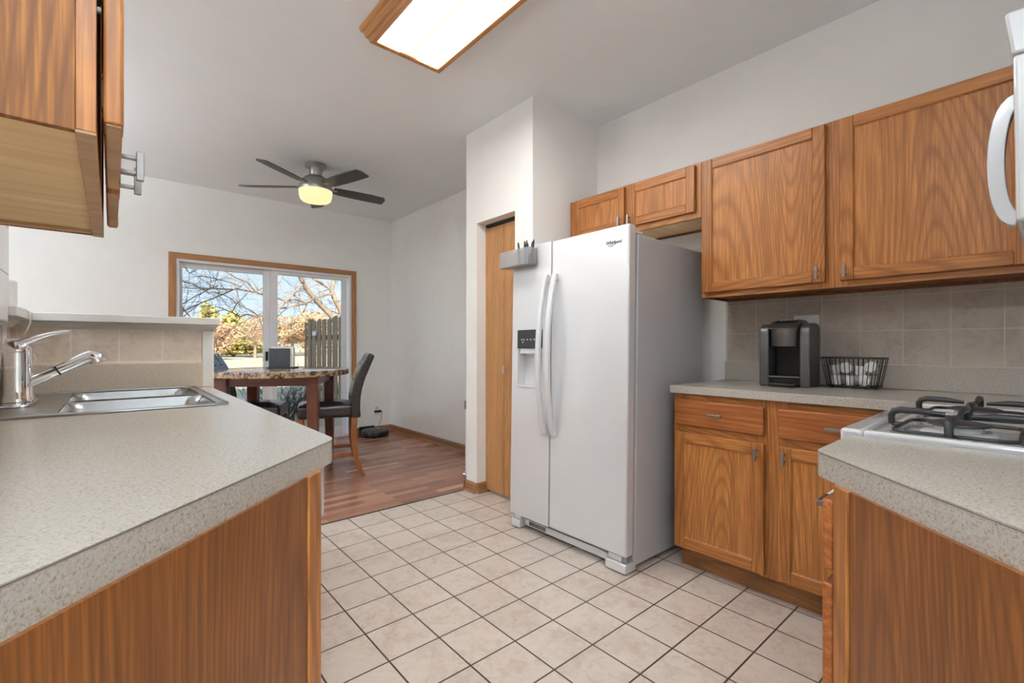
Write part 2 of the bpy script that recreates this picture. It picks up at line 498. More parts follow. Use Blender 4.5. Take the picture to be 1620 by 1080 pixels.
# ------------------------------------------------------------------ mesh helpers
class MB:
    """collects shapes; build() links them as ONE mesh object"""

    def __init__(self):
        self.v = []
        self.f = []
        self.m = []

    def add(self, vs, fs, mi=0):
        o = len(self.v)
        self.v += [tuple(p) for p in vs]
        for f in fs:
            self.f.append(tuple(i + o for i in f))
            self.m.append(mi)
        return self

    def box(self, x0, x1, y0, y1, z0, z1, mi=0):
        x0, x1 = min(x0, x1), max(x0, x1)
        y0, y1 = min(y0, y1), max(y0, y1)
        z0, z1 = min(z0, z1), max(z0, z1)
        vs = [(x0, y0, z0), (x1, y0, z0), (x1, y1, z0), (x0, y1, z0), (x0, y0, z1), (x1, y0, z1), (x1, y1, z1), (x0, y1, z1)]
        return self.add(vs, [(0, 3, 2, 1), (4, 5, 6, 7), (0, 1, 5, 4), (1, 2, 6, 5), (2, 3, 7, 6), (3, 0, 4, 7)], mi)

    def prism(self, poly, a0, a1, axis='z', mi=0):
        """poly: 2D outline; axis z -> (x,y), y -> (x,z), x -> (y,z)"""
        area = sum(poly[i][0] * poly[(i + 1) % len(poly)][1] - poly[(i + 1) % len(poly)][0] * poly[i][1] for i in range(len(poly)))
        if area < 0:
            poly = poly[::-1]
        n = len(poly)

        def p(q, a):
            if axis == 'z':
                return (q[0], q[1], a)
            if axis == 'y':
                return (q[0], a, q[1])
            return (a, q[0], q[1])
        vs = [p(q, a0) for q in poly] + [p(q, a1) for q in poly]
        fs = [tuple(range(n))[::-1], tuple(range(n, 2 * n))]
        fs += [(i, (i + 1) % n, n + (i + 1) % n, n + i) for i in range(n)]
        if (axis == 'y') != (a1 < a0):
            fs = [f[::-1] for f in fs]
        return self.add(vs, fs, mi)

    def tube(self, pts, rad, n=8, mi=0, cap=True, up=None, squash=None):
        pts = [Vector(p) for p in pts]
        if not isinstance(rad, (list, tuple)):
            rad = [rad] * len(pts)
        t0 = (pts[1] - pts[0]).normalized()
        ref = Vector(up) if up else (Vector((0, 0, 1)) if abs(t0.z) < 0.9 else Vector((1, 0, 0)))
        a = t0.cross(ref).normalized()
        vs = []
        for i, p in enumerate(pts):
            if i == 0:
                t = t0
            elif i == len(pts) - 1:
                t = (pts[i] - pts[i - 1]).normalized()
            else:
                t = (pts[i + 1] - pts[i - 1]).normalized()
            a = (a - t * a.dot(t)).normalized()
            b = t.cross(a)
            for k in range(n):
                w = 2 * PI * k / n
                sa, sb = (squash if squash else (1, 1))
                vs.append(p + a * (math.cos(w) * rad[i] * sa) + b * (math.sin(w) * rad[i] * sb))
        fs = []
        for i in range(len(pts) - 1):
            for k in range(n):
                k2 = (k + 1) % n
                fs.append((i * n + k, i * n + k2, (i + 1) * n + k2, (i + 1) * n + k))
        if cap:
            fs.append(tuple(range(n))[::-1])
            fs.append(tuple(range((len(pts) - 1) * n, len(pts) * n)))
        return self.add(vs, fs, mi)

    def lathe(self, prof, n=32, c=(0, 0, 0), mi=0, a0=0.0, a1=2 * PI):
        """prof: list of (r, z) from bottom to top"""
        full = abs(a1 - a0 - 2 * PI) < 1e-6
        m_ = n if full else n + 1
        vs = []
        for r_, z in prof:
            for k in range(m_):
                w = a0 + (a1 - a0) * k / n
                vs.append((c[0] + r_ * math.cos(w), c[1] + r_ * math.sin(w), c[2] + z))
        fs = []
        for i in range(len(prof) - 1):
            for k in range(n):
                k2 = (k + 1) % m_
                fs.append((i * m_ + k, i * m_ + k2, (i + 1) * m_ + k2, (i + 1) * m_ + k))
        if full:
            if prof[0][0] > 1e-5:
                fs.append(tuple(range(n))[::-1])
            if prof[-1][0] > 1e-5:
                fs.append(tuple(range((len(prof) - 1) * n, len(prof) * n)))
        return self.add(vs, fs, mi)

    def band(self, path, thick, x0, x1, mi=0, axis='x'):
        """a strip of given thickness following a 2D path, extruded along one axis"""
        out, inn = [], []
        for i, p in enumerate(path):
            a = Vector(path[max(0, i - 1)])
            b = Vector(path[min(len(path) - 1, i + 1)])
            t = (b - a).normalized()
            nrm = Vector((-t.y, t.x))
            th = thick[i] if isinstance(thick, (list, tuple)) else thick
            out.append(tuple(Vector(p) + nrm * th / 2))
            inn.append(tuple(Vector(p) - nrm * th / 2))
        for i in range(len(path) - 1):
            pass
        poly = out + inn[::-1]
        n = len(path)

        def p3(q, s):
            return (s, q[0], q[1]) if axis == 'x' else ((q[0], s, q[1]) if axis == 'y' else (q[0], q[1], s))
        vs = [p3(q, x0) for q in out] + [p3(q, x0) for q in inn] + [p3(q, x1) for q in out] + [p3(q, x1) for q in inn]
        fs = []
        for i in range(n - 1):
            fs.append((i, i + 1, n + i + 1, n + i))
            fs.append((2 * n + i, 3 * n + i, 3 * n + i + 1, 2 * n + i + 1))
            fs.append((i, 2 * n + i, 2 * n + i + 1, i + 1))
            fs.append((n + i, n + i + 1, 3 * n + i + 1, 3 * n + i))
        fs.append((0, n, 3 * n, 2 * n))
        fs.append((n - 1, 2 * n + n - 1, 3 * n + n - 1, 2 * n - 1))
        return self.add(vs, fs, mi)

    def build(self, name, mats, parent=None, bevel=0.0, smooth=None, seg=2, loc=None, rot=None):
        me = bpy.data.meshes.new(name)
        me.from_pydata(self.v, [], self.f)
        if not isinstance(mats, (list, tuple)):
            mats = [mats]
        for mt in mats:
            me.materials.append(mt)
        if len(mats) > 1:
            me.polygons.foreach_set('material_index', self.m)
        bm = bmesh.new()
        bm.from_mesh(me)
        bmesh.ops.recalc_face_normals(bm, faces=bm.faces)
        bm.to_mesh(me)
        bm.free()
        o = bpy.data.objects.new(name, me)
        COL.objects.link(o)
        if parent:
            o.parent = parent
        if loc:
            o.location = loc
        if rot:
            o.rotation_euler = rot
        if bevel:
            md = o.modifiers.new('bevel', 'BEVEL')
            md.width = bevel
            md.segments = seg
            md.limit_method = 'ANGLE'
            md.angle_limit = R(35)
        if smooth or bevel:
            me.polygons.foreach_set('use_smooth', [True] * len(me.polygons))
            me.set_sharp_from_angle(angle=R(smooth if smooth else 35))
        return o


def thing(name, label, cat, loc=(0, 0, 0), rz=0.0, group=None, rot=None):
    o = bpy.data.objects.new(name, None)
    o.empty_display_size = 0.1
    COL.objects.link(o)
    o.location = loc
    o.rotation_euler = rot if rot else (0, 0, rz)
    return tag(o, label, cat, group)


def tag(o, label, cat, group=None):
    o['label'] = label
    o['category'] = cat
    if group:
        o['group'] = group
    return o


def struct(name, mb, mat, bevel=0.0):
    o = mb.build(name, mat, bevel=bevel)
    o['kind'] = 'structure'
    return o


def dup(root, loc, rot=None, label=None):
    """a copy of a thing with copies of its parts and sub-parts"""
    r = root.copy()
    COL.objects.link(r)
    r.location = loc
    if rot is not None:
        r.rotation_euler = rot
    if label:
        r['label'] = label
    for ch in list(root.children):
        c = ch.copy()
        COL.objects.link(c)
        c.parent = r
        for g in list(ch.children):
            d = g.copy()
            COL.objects.link(d)
            d.parent = c
    return r


def box(x0, x1, y0, y1, z0, z1):
    return MB().box(x0, x1, y0, y1, z0, z1)


# ------------------------------------------------------------------ room shell
CZ = 2.745          # ceiling height
XR = 2.75           # kitchen right wall
XD = 2.80           # dining right wall
YB = 5.69           # back wall with the sliding door
YW = 2.955          # seam between tile and plank floor
XL = -0.268         # kitchen left wall face above the ledge
XLB = -0.308        # and below it
YN = -0.36          # near wall face behind the range
XLR = -3.4          # living room left wall
YLR = -3.0          # living room rear wall

fl = struct('floor', box(XLR, XR, YLR, YW, -0.05, 0.0), FLOOR_TILE)
fw = struct('floor_wood', box(XLR, XD, YW, YB, -0.05, 0.0), WOOD_FLOOR)
st = struct('trim_1', MB().prism([(YW - 0.006, 0.0), (YW + 0.012, 0.0), (YW + 0.008, 0.003), (YW - 0.002, 0.003)], 0.4, 2.085, 'x'), RUBBER)
struct('ceiling', box(XLR - 0.1, XD + 0.15, YLR - 0.1, YB + 0.12, CZ, CZ + 0.12), CEIL)
# unseen upper storey, added so that its bulk shades the patio
struct('wall_added_storey', box(XLR - 0.1, XD + 3.0, YLR - 0.1, YB + 0.12, CZ + 0.13, 5.6), ROOFM)

struct('wall_right', box(XR, XR + 0.12, YLR, 2.208, 0, CZ), WALL)
struct('wall_pantry_side', box(2.085, XR + 0.12, 2.208, 2.30, 0, CZ), WALL)
OPY0, OPY1, OPZ = 2.385, 2.822, 2.035
mb = MB()
mb.box(2.085, 2.195, 2.30, OPY0, 0, CZ)
mb.box(2.085, 2.195, OPY1, 2.958, 0, CZ)
mb.box(2.085, 2.195, OPY0, OPY1, OPZ, CZ)
struct('wall_pantry_front', mb, WALL)
struct('wall_pantry_dining', box(2.195, XD, 2.86, 2.958, 0, CZ), WALL)
struct('wall_dining_right', box(XD, XD + 0.12, 2.70, YB, 0, CZ), WALL)
DX0, DX1, DZ = 0.484, 2.25, 1.985
WX0, WX1, WZ0, WZ1 = -2.80, -1.45, 1.0, 2.2
mb = MB()
mb.box(XLR, WX0, YB, YB + 0.12, 0, CZ)
mb.box(WX0, WX1, YB, YB + 0.12, 0, WZ0)
mb.box(WX0, WX1, YB, YB + 0.12, WZ1, CZ)
mb.box(WX1, DX0, YB, YB + 0.12, 0, CZ)
mb.box(DX0, DX1, YB, YB + 0.12, DZ, CZ)
mb.box(DX1, XD + 0.12, YB, YB + 0.12, 0, CZ)
struct('wall_back', mb, WALL)
# kitchen left wall: full height near the camera, then a low wall with a cap
struct('wall_left', MB().box(XL - 0.115, XL, 0.36, 2.255, 1.247, CZ).box(XL - 0.115, XLB, 0.36, 2.255, 0, 1.247), WALL)
struct('trim_ledge', box(XLB, XL + 0.006, 0.40, 2.255, 1.213, 1.247), TRIMW)
mb = MB()
mb.box(XL - 0.115, XLB, 2.255, 2.80, 0, 1.195)
mb.box(XLB, 0.375, 2.70, 2.80, 0, 1.195)
struct('wall_half', mb, TRIMW)
# cap over the low wall with a cove under it
mb = MB()
mb.box(XL - 0.145, -0.240, 2.262, 2.83, 1.213, 1.247)
mb.box(-0.240, 0.400, 2.640, 2.83, 1.213, 1.247)
cv = [(0.0, 1.213), (-0.040, 1.213), (-0.037, 1.205), (-0.022, 1.198), (-0.010, 1.186), (0.0, 1.180)]
mb.prism([(2.70 + a, z) for a, z in cv], XLB, 0.390, 'x')
mb.prism([(XLB - a, z) for a, z in cv], 2.27, 2.70, 'y')
mb.prism([(0.375 - a * 0.5, z) for a, z in cv], 2.67, 2.82, 'y')
struct('trim_half_wall_cap', mb, TRIMW, bevel=0.003)
# tile and white end board on the low wall, glossy tile on the full-height wall
struct('wall_tile_far', box(XLB + 0.008, 0.333, 2.69, 2.70, 1.03, 1.19), BS_FAR)
struct('wall_tile_side', box(XLB - 0.001, XLB + 0.008, 0.40, 2.69, 1.03, 1.213), BS_LEFT)
struct('trim_half_wall_end', MB().box(0.333, 0.375, 2.685, 2.70, 0.914, 1.185).box(0.36, 0.382, 2.69, 2.80, 0.0, 1.185), TRIMW, bevel=0.003)
mb = MB()
mb.box(XL, XL + 0.009, 0.45, 2.248, 1.19, 1.72)
mb.box(XL - 0.02, XL + 0.009, 2.248, 2.262, 1.25, 1.72)
struct('wall_tile_left', mb, WHITE_TILE)
struct('wall_near', box(0.36, XR, YN - 0.12, YN, 0, CZ), WALL)
LW0, LW1 = -1.6, 1.2
mb = MB()
mb.box(XLR - 0.1, XLR, YLR, LW0, 0, CZ)
mb.box(XLR - 0.1, XLR, LW0, LW1, 0, 0.7)
mb.box(XLR - 0.1, XLR, LW0, LW1, 2.3, CZ)
mb.box(XLR - 0.1, XLR, LW1, YB + 0.12, 0, CZ)
struct('wall_living_left', mb, WALL)
struct('wall_living_rear', box(XLR, XR, YLR - 0.1, YLR, 0, CZ), WALL)


def window(name, x0, x1, z0, z1, y, axis):
    mb = MB()
    t = 0.05
    for a0, a1, b0, b1 in ((x0, x0 + t, z0, z1), (x1 - t, x1, z0, z1), (x0, x1, z0, z0 + t), (x0, x1, z1 - t, z1), ((x0 + x1) / 2 - 0.025, (x0 + x1) / 2 + 0.025, z0, z1)):
        if axis == 'y':
            mb.box(a0, a1, y, y + 0.06, b0, b1)
        else:
            mb.box(y - 0.06, y, a0, a1, b0, b1)
    o = struct(name, mb, VINYL)
    g = MB()
    if axis == 'y':
        g.box(x0 + t, x1 - t, y + 0.028, y + 0.034, z0 + t, z1 - t)
    else:
        g.box(y - 0.034, y - 0.028, x0 + t, x1 - t, z0 + t, z1 - t)
    g.build('pane', PANE, o)
    return o


window('window_1', WX0, WX1, WZ0, WZ1, YB + 0.04, 'y')
window('window_added', LW0, LW1, 0.7, 2.3, XLR - 0.02, 'x')  # unseen window, added to let more daylight in


def skirt(name, pts, mat):
    """baseboard with a quarter-round shoe: pts (p0, p1, inward normal)"""
    mb = MB()
    for (x0, y0), (x1, y1), (nx, ny) in pts:
        d = Vector((x1 - x0, y1 - y0)).normalized()
        prof = [(0, 0), (0.024, 0), (0.022, 0.010), (0.015, 0.018), (0.0125, 0.020), (0.0125, 0.062), (0.009, 0.072), (0.004, 0.076), (0, 0.078)]
        n = len(prof)
        vs = [(x0 + nx * a, y0 + ny * a, z) for a, z in prof] + [(x1 + nx * a, y1 + ny * a, z) for a, z in prof]
        fs = [tuple(range(n)), tuple(range(n, 2 * n))[::-1]] + [(i, (i + 1) % n, n + (i + 1) % n, n + i) for i in range(n)]
        mb.add(vs, fs)
    return struct(name, mb, mat)


skirt('baseboard_dining_right', [((XD, 2.958), (XD, YB), (-1, 0))], OAK_TRIM_Y)
skirt('baseboard_back', [((DX1 + 0.08, YB), (XD, YB), (0, -1)), ((XLR, YB), (0.43, YB), (0, -1))], OAK_TRIM_X)
skirt('baseboard_pantry', [((2.085, 2.822), (2.085, 2.982), (-1, 0)), ((2.085, 2.822), (2.195, 2.822), (0, -1)), ((2.061, 2.958), (XD - 0.02, 2.958), (0, 1))], OAK_TRIM_Y)

# ------------------------------------------------------------------ sliding patio door
dr = bpy.data.objects.new('door_1', None)
COL.objects.link(dr)
dr.location = (0, YB, 0)
dr['kind'] = 'structure'
mb = MB()
cw, co = 0.060, 0.018
mb.box(DX0 - cw, DX0, -co, 0.0, 0, DZ + cw, 0)
mb.box(DX1 + 0.013, DX1 + 0.013 + cw, -co, 0.0, 0, DZ + cw, 0)
mb.box(DX0, DX1 + 0.013, -co, 0.0, DZ + 0.004, DZ + cw, 1)
mb.build('casing', [OAK_TRIM, OAK_TRIM_X], dr, bevel=0.004)
mb = MB()
mb.box(DX0, DX0 + 0.03, -0.002, 0.11, 0, DZ)
mb.box(DX1 - 0.012, DX1 + 0.013, -0.004, 0.11, 0, DZ)
mb.box(DX0 + 0.03, DX1 - 0.012, -0.002, 0.11, DZ - 0.025, DZ + 0.004)
mb.box(DX0 + 0.03, DX1 - 0.012, -0.002, 0.12, 0, 0.03)
mb.build('door_frame', VINYL, dr, bevel=0.002)


def sash(name, x0, x1, y0, wl, wr, top):
    mb = MB()
    z0, z1 = 0.031, DZ - 0.026
    mb.box(x0, x0 + wl, y0, y0 + 0.04, z0, z1)
    mb.box(x1 - wr, x1, y0, y0 + 0.04, z0, z1)
    mb.box(x0 + wl, x1 - wr, y0, y0 + 0.04, z1 - top, z1)
    mb.box(x0 + wl, x1 - wr, y0, y0 + 0.04, z0, z0 + 0.10)
    o = mb.build(name, VINYL, dr, bevel=0.003)
    MB().box(x0 + wl, x1 - wr, y0 + 0.018, y0 + 0.024, z0 + 0.10, z1 - top).build('pane', PANE, o)
    return o


fxp = sash('fixed_panel', DX0 + 0.031, 1.375, 0.062, 0.030, 0.087, 0.048)
sp = sash('sliding_panel', 1.350, DX1 - 0.042, 0.012, 0.072, 0.055, 0.040)
hb = MB().box(1.300, 1.328, 0.020, 0.036, 0.945, 1.050).box(1.306, 1.322, 0.036, 0.062, 0.955, 0.970).box(1.306, 1.322, 0.036, 0.062, 1.025, 1.040)
hb.build('door_handle', PLASTIC_K, fxp, bevel=0.004)['label'] = 'black pull handle'

# bifold pantry door
pd = bpy.data.objects.new('door_2', None)
COL.objects.link(pd)
pd.location = (2.168, OPY1, 0)
pd['kind'] = 'structure'
leaf_w = (OPY1 - OPY0) / 2 - 0.003
for k in range(2):
    MB().box(0.0, 0.028, -0.002 - k * (leaf_w + 0.004) - leaf_w, -0.002 - k * (leaf_w + 0.004), 0.02, OPZ - 0.03).build('door_leaf', OAK_SLAB, pd, bevel=0.0025)
MB().box(0.0, 0.025, -(OPY1 - OPY0) + 0.004, -0.004, OPZ - 0.022, OPZ - 0.001).build('track', RUBBER, pd)
kb = MB().tube([(0, -0.252, 0.942), (-0.028, -0.252, 0.942)], 0.005, 10).tube([(-0.030, -0.252, 0.912), (-0.030, -0.252, 0.972)], 0.0075, 12)
kb.build('knob', CHROME, pd, smooth=40)['label'] = 'chrome bar knob'


# ------------------------------------------------------------------ cabinets
def pull(parent, at, vertical=True, L=0.056):
    """square bar pull standing off the -y face at `at`"""
    mb = MB()
    t = 0.0055
    x, y, z = at
    if vertical:
        mb.box(x - t, x + t, y - 0.032, y - 0.021, z - L / 2, z + L / 2)
        for s in (-1, 1):
            mb.tube([(x, y, z + s * L * 0.26), (x, y - 0.022, z + s * L * 0.26)], 0.0042, 10)
    else:
        mb.box(x - L / 2, x + L / 2, y - 0.032, y - 0.021, z - t, z + t)
        for s in (-1, 1):
            mb.tube([(x + s * L * 0.26, y, z), (x + s * L * 0.26, y - 0.022, z)], 0.0042, 10)
    return mb.build('handle', NICKEL, parent, bevel=0.001)


def door(parent, x0, x1, z0, z1, handle=None, y=-0.001, t=0.019, fwid=0.050, panel_mat=None, hl=0.056):
    """framed cabinet door with an inset flat panel; handle = (x, z) centre"""
    mb = MB()
    b = 0.006      # eased outer edge
    mb.box(x0, x0 + fwid, y - t, y, z0, z1, 0)
    mb.box(x1 - fwid, x1, y - t, y, z0, z1, 0)
    mb.box(x0 + fwid, x1 - fwid, y - t + 0.0008, y, z0, z0 + fwid, 1)
    mb.box(x0 + fwid, x1 - fwid, y - t + 0.0008, y, z1 - fwid, z1, 1)
    o = mb.build('door', [OAK_Z, OAK_X], parent, bevel=0.0035, seg=3)
    pn = MB()
    i0, i1, j0, j1 = x0 + fwid - 0.002, x1 - fwid + 0.002, z0 + fwid - 0.002, z1 - fwid + 0.002
    pn.box(i0, i1, y - t + 0.009, y - 0.002, j0, j1)
    # small sloped bead round the panel
    s = 0.007
    A = [(i0, y - t + 0.003, j0), (i1, y - t + 0.003, j0), (i1, y - t + 0.003, j1), (i0, y - t + 0.003, j1)]
    B = [(i0 + s, y - t + 0.0088, j0 + s), (i1 - s, y - t + 0.0088, j0 + s), (i1 - s, y - t + 0.0088, j1 - s), (i0 + s, y - t + 0.0088, j1 - s)]
    pn.add(A + B, [(q, (q + 1) % 4, 4 + (q + 1) % 4, 4 + q) for q in range(4)])
    pn.build('panel', panel_mat or OAK_PANEL, o)
    if handle:
        pull(o, (handle[0], y - t, handle[1]), True, hl)
    return o


def drawer(parent, x0, x1, z0, z1, y=-0.001, t=0.019, hl=0.062, hx=None):
    o = MB().box(x0, x1, y - t, y, z0, z1).build('drawer', OAK_DRAWER, parent, bevel=0.006, seg=3)
    pull(o, ((x0 + x1) / 2 if hx is None else hx, y - t, (z0 + z1) / 2 + 0.003), False, hl)
    return o


def face_frame(parent, stiles, rails, t=0.019):
    """stiles (x0,x1,z0,z1) and rails (x0,x1,z0,z1) standing from y=0 to y=t"""
    mb = MB()
    for a in stiles:
        mb.box(a[0], a[1], 0, t, a[2], a[3], 0)
    for a in rails:
        mb.box(a[0], a[1], 0.0004, t, a[2], a[3], 1)
    return mb.build('face_frame', [OAK_Z, OAK_X], parent, bevel=0.0012)


# base cabinet on the right wall, seen past the fridge
bc = thing('base_cabinet', 'oak base cabinet beside fridge, two drawers over two doors, below the coffee maker', 'cabinet', (2.165, 1.246, 0), -PI / 2)
W = 0.935
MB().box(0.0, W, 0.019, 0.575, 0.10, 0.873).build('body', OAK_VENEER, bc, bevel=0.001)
MB().box(0.012, W, 0.056, 0.072, 0.0, 0.10).build('toe_kick', OAK_DARK, bc)
face_frame(bc, [(0, 0.032, 0.10, 0.873), (0.40, 0.52, 0.10, 0.873), (W - 0.05, W, 0.10, 0.873)],
           [(0.032, 0.40, 0.825, 0.873), (0.032, 0.40, 0.67, 0.735), (0.032, 0.40, 0.10, 0.14), (0.52, W - 0.05, 0.825, 0.873), (0.52, W - 0.05, 0.67, 0.735), (0.52, W - 0.05, 0.10, 0.14)])
drawer(bc, 0.014, 0.433, 0.720, 0.845)
drawer(bc, 0.491, 0.910, 0.720, 0.845)
door(bc, 0.012, 0.434, 0.113, 0.684, handle=(0.434 - 0.028, 0.684 - 0.045))
door(bc, 0.490, 0.912, 0.113, 0.684, handle=(0.490 + 0.028, 0.684 - 0.045))

# corner base, hidden under the counter's corner
cb = thing('corner_cabinet', 'oak corner base cabinet under the counter, between range and two-drawer cabinet', 'cabinet', (2.165, 0.309, 0), -PI / 2)
MB().box(0.0, 0.66, 0.0, 0.575, 0.10, 0.873).build('body', OAK_VENEER, cb)
MB().box(0.0, 0.66, 0.06, 0.08, 0.0, 0.10).build('toe_kick', OAK_DARK, cb)

# upper cabinets on the right wall
UZ0, UZ1 = 1.370, 2.112
uc = thing('upper_cabinet', 'tall oak wall cabinet with two doors above the coffee maker', 'cabinet', (2.43, 1.237, 0), -PI / 2)
W = 1.225
mb = MB()
mb.box(0.0, 0.014, 0.019, 0.315, UZ0, UZ1)
mb.box(W - 0.014, W, 0.019, 0.315, UZ0, UZ1)
mb.box(0.0, W, 0.30, 0.315, UZ0, UZ1)
mb.box(0.014, W - 0.014, 0.019, 0.30, UZ0 + 0.014, UZ0 + 0.028)
mb.box(0.014, W - 0.014, 0.019, 0.30, UZ1 - 0.02, UZ1 - 0.004)
mb.build('body', OAK_VENEER, uc, bevel=0.001)
face_frame(uc, [(0, 0.036, UZ0, UZ1), (0.55, 0.665, UZ0, UZ1), (W - 0.04, W, UZ0, UZ1)],
           [(0.036, 0.55, UZ1 - 0.03, UZ1), (0.036, 0.55, UZ0, UZ0 + 0.045), (0.665, W - 0.04, UZ1 - 0.03, UZ1), (0.665, W - 0.04, UZ0, UZ0 + 0.045)])
door(uc, 0.016, 0.582, UZ0 + 0.028, UZ1 - 0.008, handle=(0.582 - 0.028, UZ0 + 0.028 + 0.040))
door(uc, 0.636, 1.205, UZ0 + 0.028, UZ1 - 0.008, handle=(0.636 + 0.022, UZ0 + 0.028 + 0.040))

oc = thing('fridge_top_cabinet', 'short wide oak wall cabinet above the white refrigerator', 'cabinet', (2.43, 2.190, 0), -PI / 2)
W = 0.951
OZ0 = 1.812
mb = MB()
mb.box(0.0, 0.014, 0.019, 0.315, OZ0, UZ1)
mb.box(W - 0.014, W, 0.019, 0.315, OZ0, UZ1)
mb.box(0.0, W, 0.30, 0.315, OZ0, UZ1)
mb.box(0.014, W - 0.014, 0.019, 0.30, UZ1 - 0.02, UZ1 - 0.004)
mb.build('body', OAK_VENEER, oc, bevel=0.001)
MB().box(0.014, W - 0.014, 0.019, 0.30, OZ0 + 0.012, OZ0 + 0.026).build('underside', MAPLE, oc)
face_frame(oc, [(0, 0.05, OZ0, UZ1), (0.42, 0.53, OZ0, UZ1), (W - 0.055, W, OZ0, UZ1)],
           [(0.05, 0.42, UZ1 - 0.03, UZ1), (0.05, 0.42, OZ0, OZ0 + 0.045), (0.53, W - 0.055, UZ1 - 0.03, UZ1), (0.53, W - 0.055, OZ0, OZ0 + 0.045)])
door(oc, 0.032, 0.462, OZ0 + 0.034, UZ1 - 0.012, handle=(0.462 - 0.026, OZ0 + 0.034 + 0.04))
door(oc, 0.492, 0.922, OZ0 + 0.034, UZ1 - 0.012, handle=(0.492 + 0.014, OZ0 + 0.034 + 0.04))

# upper cabinet at the left edge of the picture, seen from below at its end
lu = thing('left_wall_cabinet', 'oak wall cabinet close by at upper left, seen from below with open hinge gap', 'cabinet', (-0.014, 0.767, 0), PI / 2)
W = 0.708
mb = MB()
mb.box(0.0, 0.012, 0.019, 0.244, UZ0 + 0.002, UZ1)
mb.box(W - 0.012, W, 0.019, 0.244, UZ0 + 0.002, UZ1)
mb.box(0.0, W, 0.236, 0.248, UZ0 + 0.002, UZ1)
mb.box(0.012, W - 0.012, 0.019, 0.236, UZ1 - 0.02, UZ1 - 0.004)
mb.build('body', OAK_BOLD, lu, bevel=0.0008)
MB().box(0.013, W - 0.013, 0.019, 0.236, UZ0 + 0.010, UZ0 + 0.022).build('underside', MAPLE, lu)
MB().box(W - 0.030, W - 0.013, 0.021, 0.234, UZ0 + 0.003, UZ0 + 0.0098).box(0.013, W - 0.030, 0.222, 0.234, UZ0 + 0.003, UZ0 + 0.0098).build('back_cleat', OAK_RAW, lu)
ff = MB()
ff.box(0, 0.045, 0, 0.019, UZ0 + 0.004, UZ1, 0)
ff.box(W - 0.045, W, 0, 0.019, UZ0 + 0.004, UZ1, 0)
ff.box(0.320, 0.375, 0, 0.019, UZ0 + 0.004, UZ1, 0)
ff.box(0.045, 0.320, 0.0004, 0.019, UZ1 - 0.03, UZ1, 0)
ff.box(0.375, W - 0.045, 0.0004, 0.019, UZ1 - 0.03, UZ1, 0)
ff.box(0.045, 0.320, 0.0004, 0.019, UZ0 + 0.004, UZ0 + 0.045, 0)
ff.box(0.375, W - 0.045, 0.0004, 0.019, UZ0 + 0.004, UZ0 + 0.045, 0)
ff.box(0.0, W, 0.0, 0.0195, UZ0, UZ0 + 0.004, 1)
ff.build('face_frame', [OAK_Z, OAK_RAW], lu, bevel=0.0008)


def raw_bottom_door(x0, x1, hx):
    d = door(lu, x0, x1, UZ0 + 0.024, UZ1 - 0.01, handle=(hx, UZ0 + 0.024 + 0.036), y=-0.006, t=0.020, hl=0.050)
    MB().box(x0 + 0.003, x1 - 0.003, -0.0235, -0.009, UZ0 + 0.0225, UZ0 + 0.0245).build('bottom_edge', OAK_RAW, d)
    for z in (1.55, 1.95):
        hg = MB()
        hg.box(x0 + 0.004, x0 + 0.018, -0.007, 0.0, z, z + 0.05)
        hg.tube([(x0 + 0.010, -0.004, z + 0.06), (x0 + 0.010, 0.0, z + 0.06)], 0.004, 8)
        hg.tube([(x0 + 0.010, -0.004, z - 0.012), (x0 + 0.010, 0.0, z - 0.012)], 0.004, 8)
        hg.build('hinge', NICKEL, d)
    return d


raw_bottom_door(0.012, 0.330, 0.330 - 0.040)
raw_bottom_door(0.366, 0.690, 0.366 + 0.022)


# ------------------------------------------------------------------ counters
def arc(cx, cy, r, a0, a1, n=7):
    return [(cx + r * math.cos(a0 + (a1 - a0) * i / n), cy + r * math.sin(a0 + (a1 - a0) * i / n)) for i in range(n + 1)]


def round_corner(p0, p, p1, r, n=8):
    p0, p, p1 = Vector(p0), Vector(p), Vector(p1)
    a = (p0 - p).normalized()
    b = (p1 - p).normalized()
    half = math.acos(max(-1, min(1, a.dot(b)))) / 2
    d = r / math.tan(half)
    c = p + (a + b).normalized() * (r / math.sin(half))
    s = p + a * d - c
    e_ = p + b * d - c
    a0 = math.atan2(s.y, s.x)
    a1 = math.atan2(e_.y, e_.x)
    while a1 - a0 > PI:
        a1 -= 2 * PI
    while a1 - a0 < -PI:
        a1 += 2 * PI
    return [(c.x + r * math.cos(a0 + (a1 - a0) * i / n), c.y + r * math.sin(a0 + (a1 - a0) * i / n)) for i in range(n + 1)]


CT = 0.914
# left counter with its 45 degree end and a cut-out for the sink
SX0, SX1, SY0, SY1 = -0.284, 0.300, 1.815, 2.665
tip = round_corner((0.362, 2.69), (0.362, 1.000), (-0.308, 0.330), 0.065)
lcn = thing('left_countertop', 'long speckled beige laminate countertop with steel sink, angled end in left foreground', 'countertop', (0, 0, 0))
mb = MB()
HX0, HX1, HY0, HY1 = SX0 + 0.012, SX1 - 0.012, SY0 + 0.012, SY1 - 0.012
near_poly = [(XLB + 0.010, HY0), (XLB + 0.010, 0.340), ] + tip[::-1] + [(0.362, HY0)]
mb.prism(near_poly, CT - 0.048, CT)
mb.prism([(XLB + 0.010, HY0), (HX0, HY0), (HX0, HY1), (XLB + 0.010, HY1)], CT - 0.048, CT)
mb.prism([(HX1, HY0), (0.362, HY0), (0.362, HY1), (HX1, HY1)], CT - 0.048, CT)
mb.prism([(XLB + 0.010, HY1), (0.362, HY1), (0.362, 2.698), (XLB + 0.010, 2.698)], CT - 0.048, CT)
mb.build('slab', COUNTER, lcn)
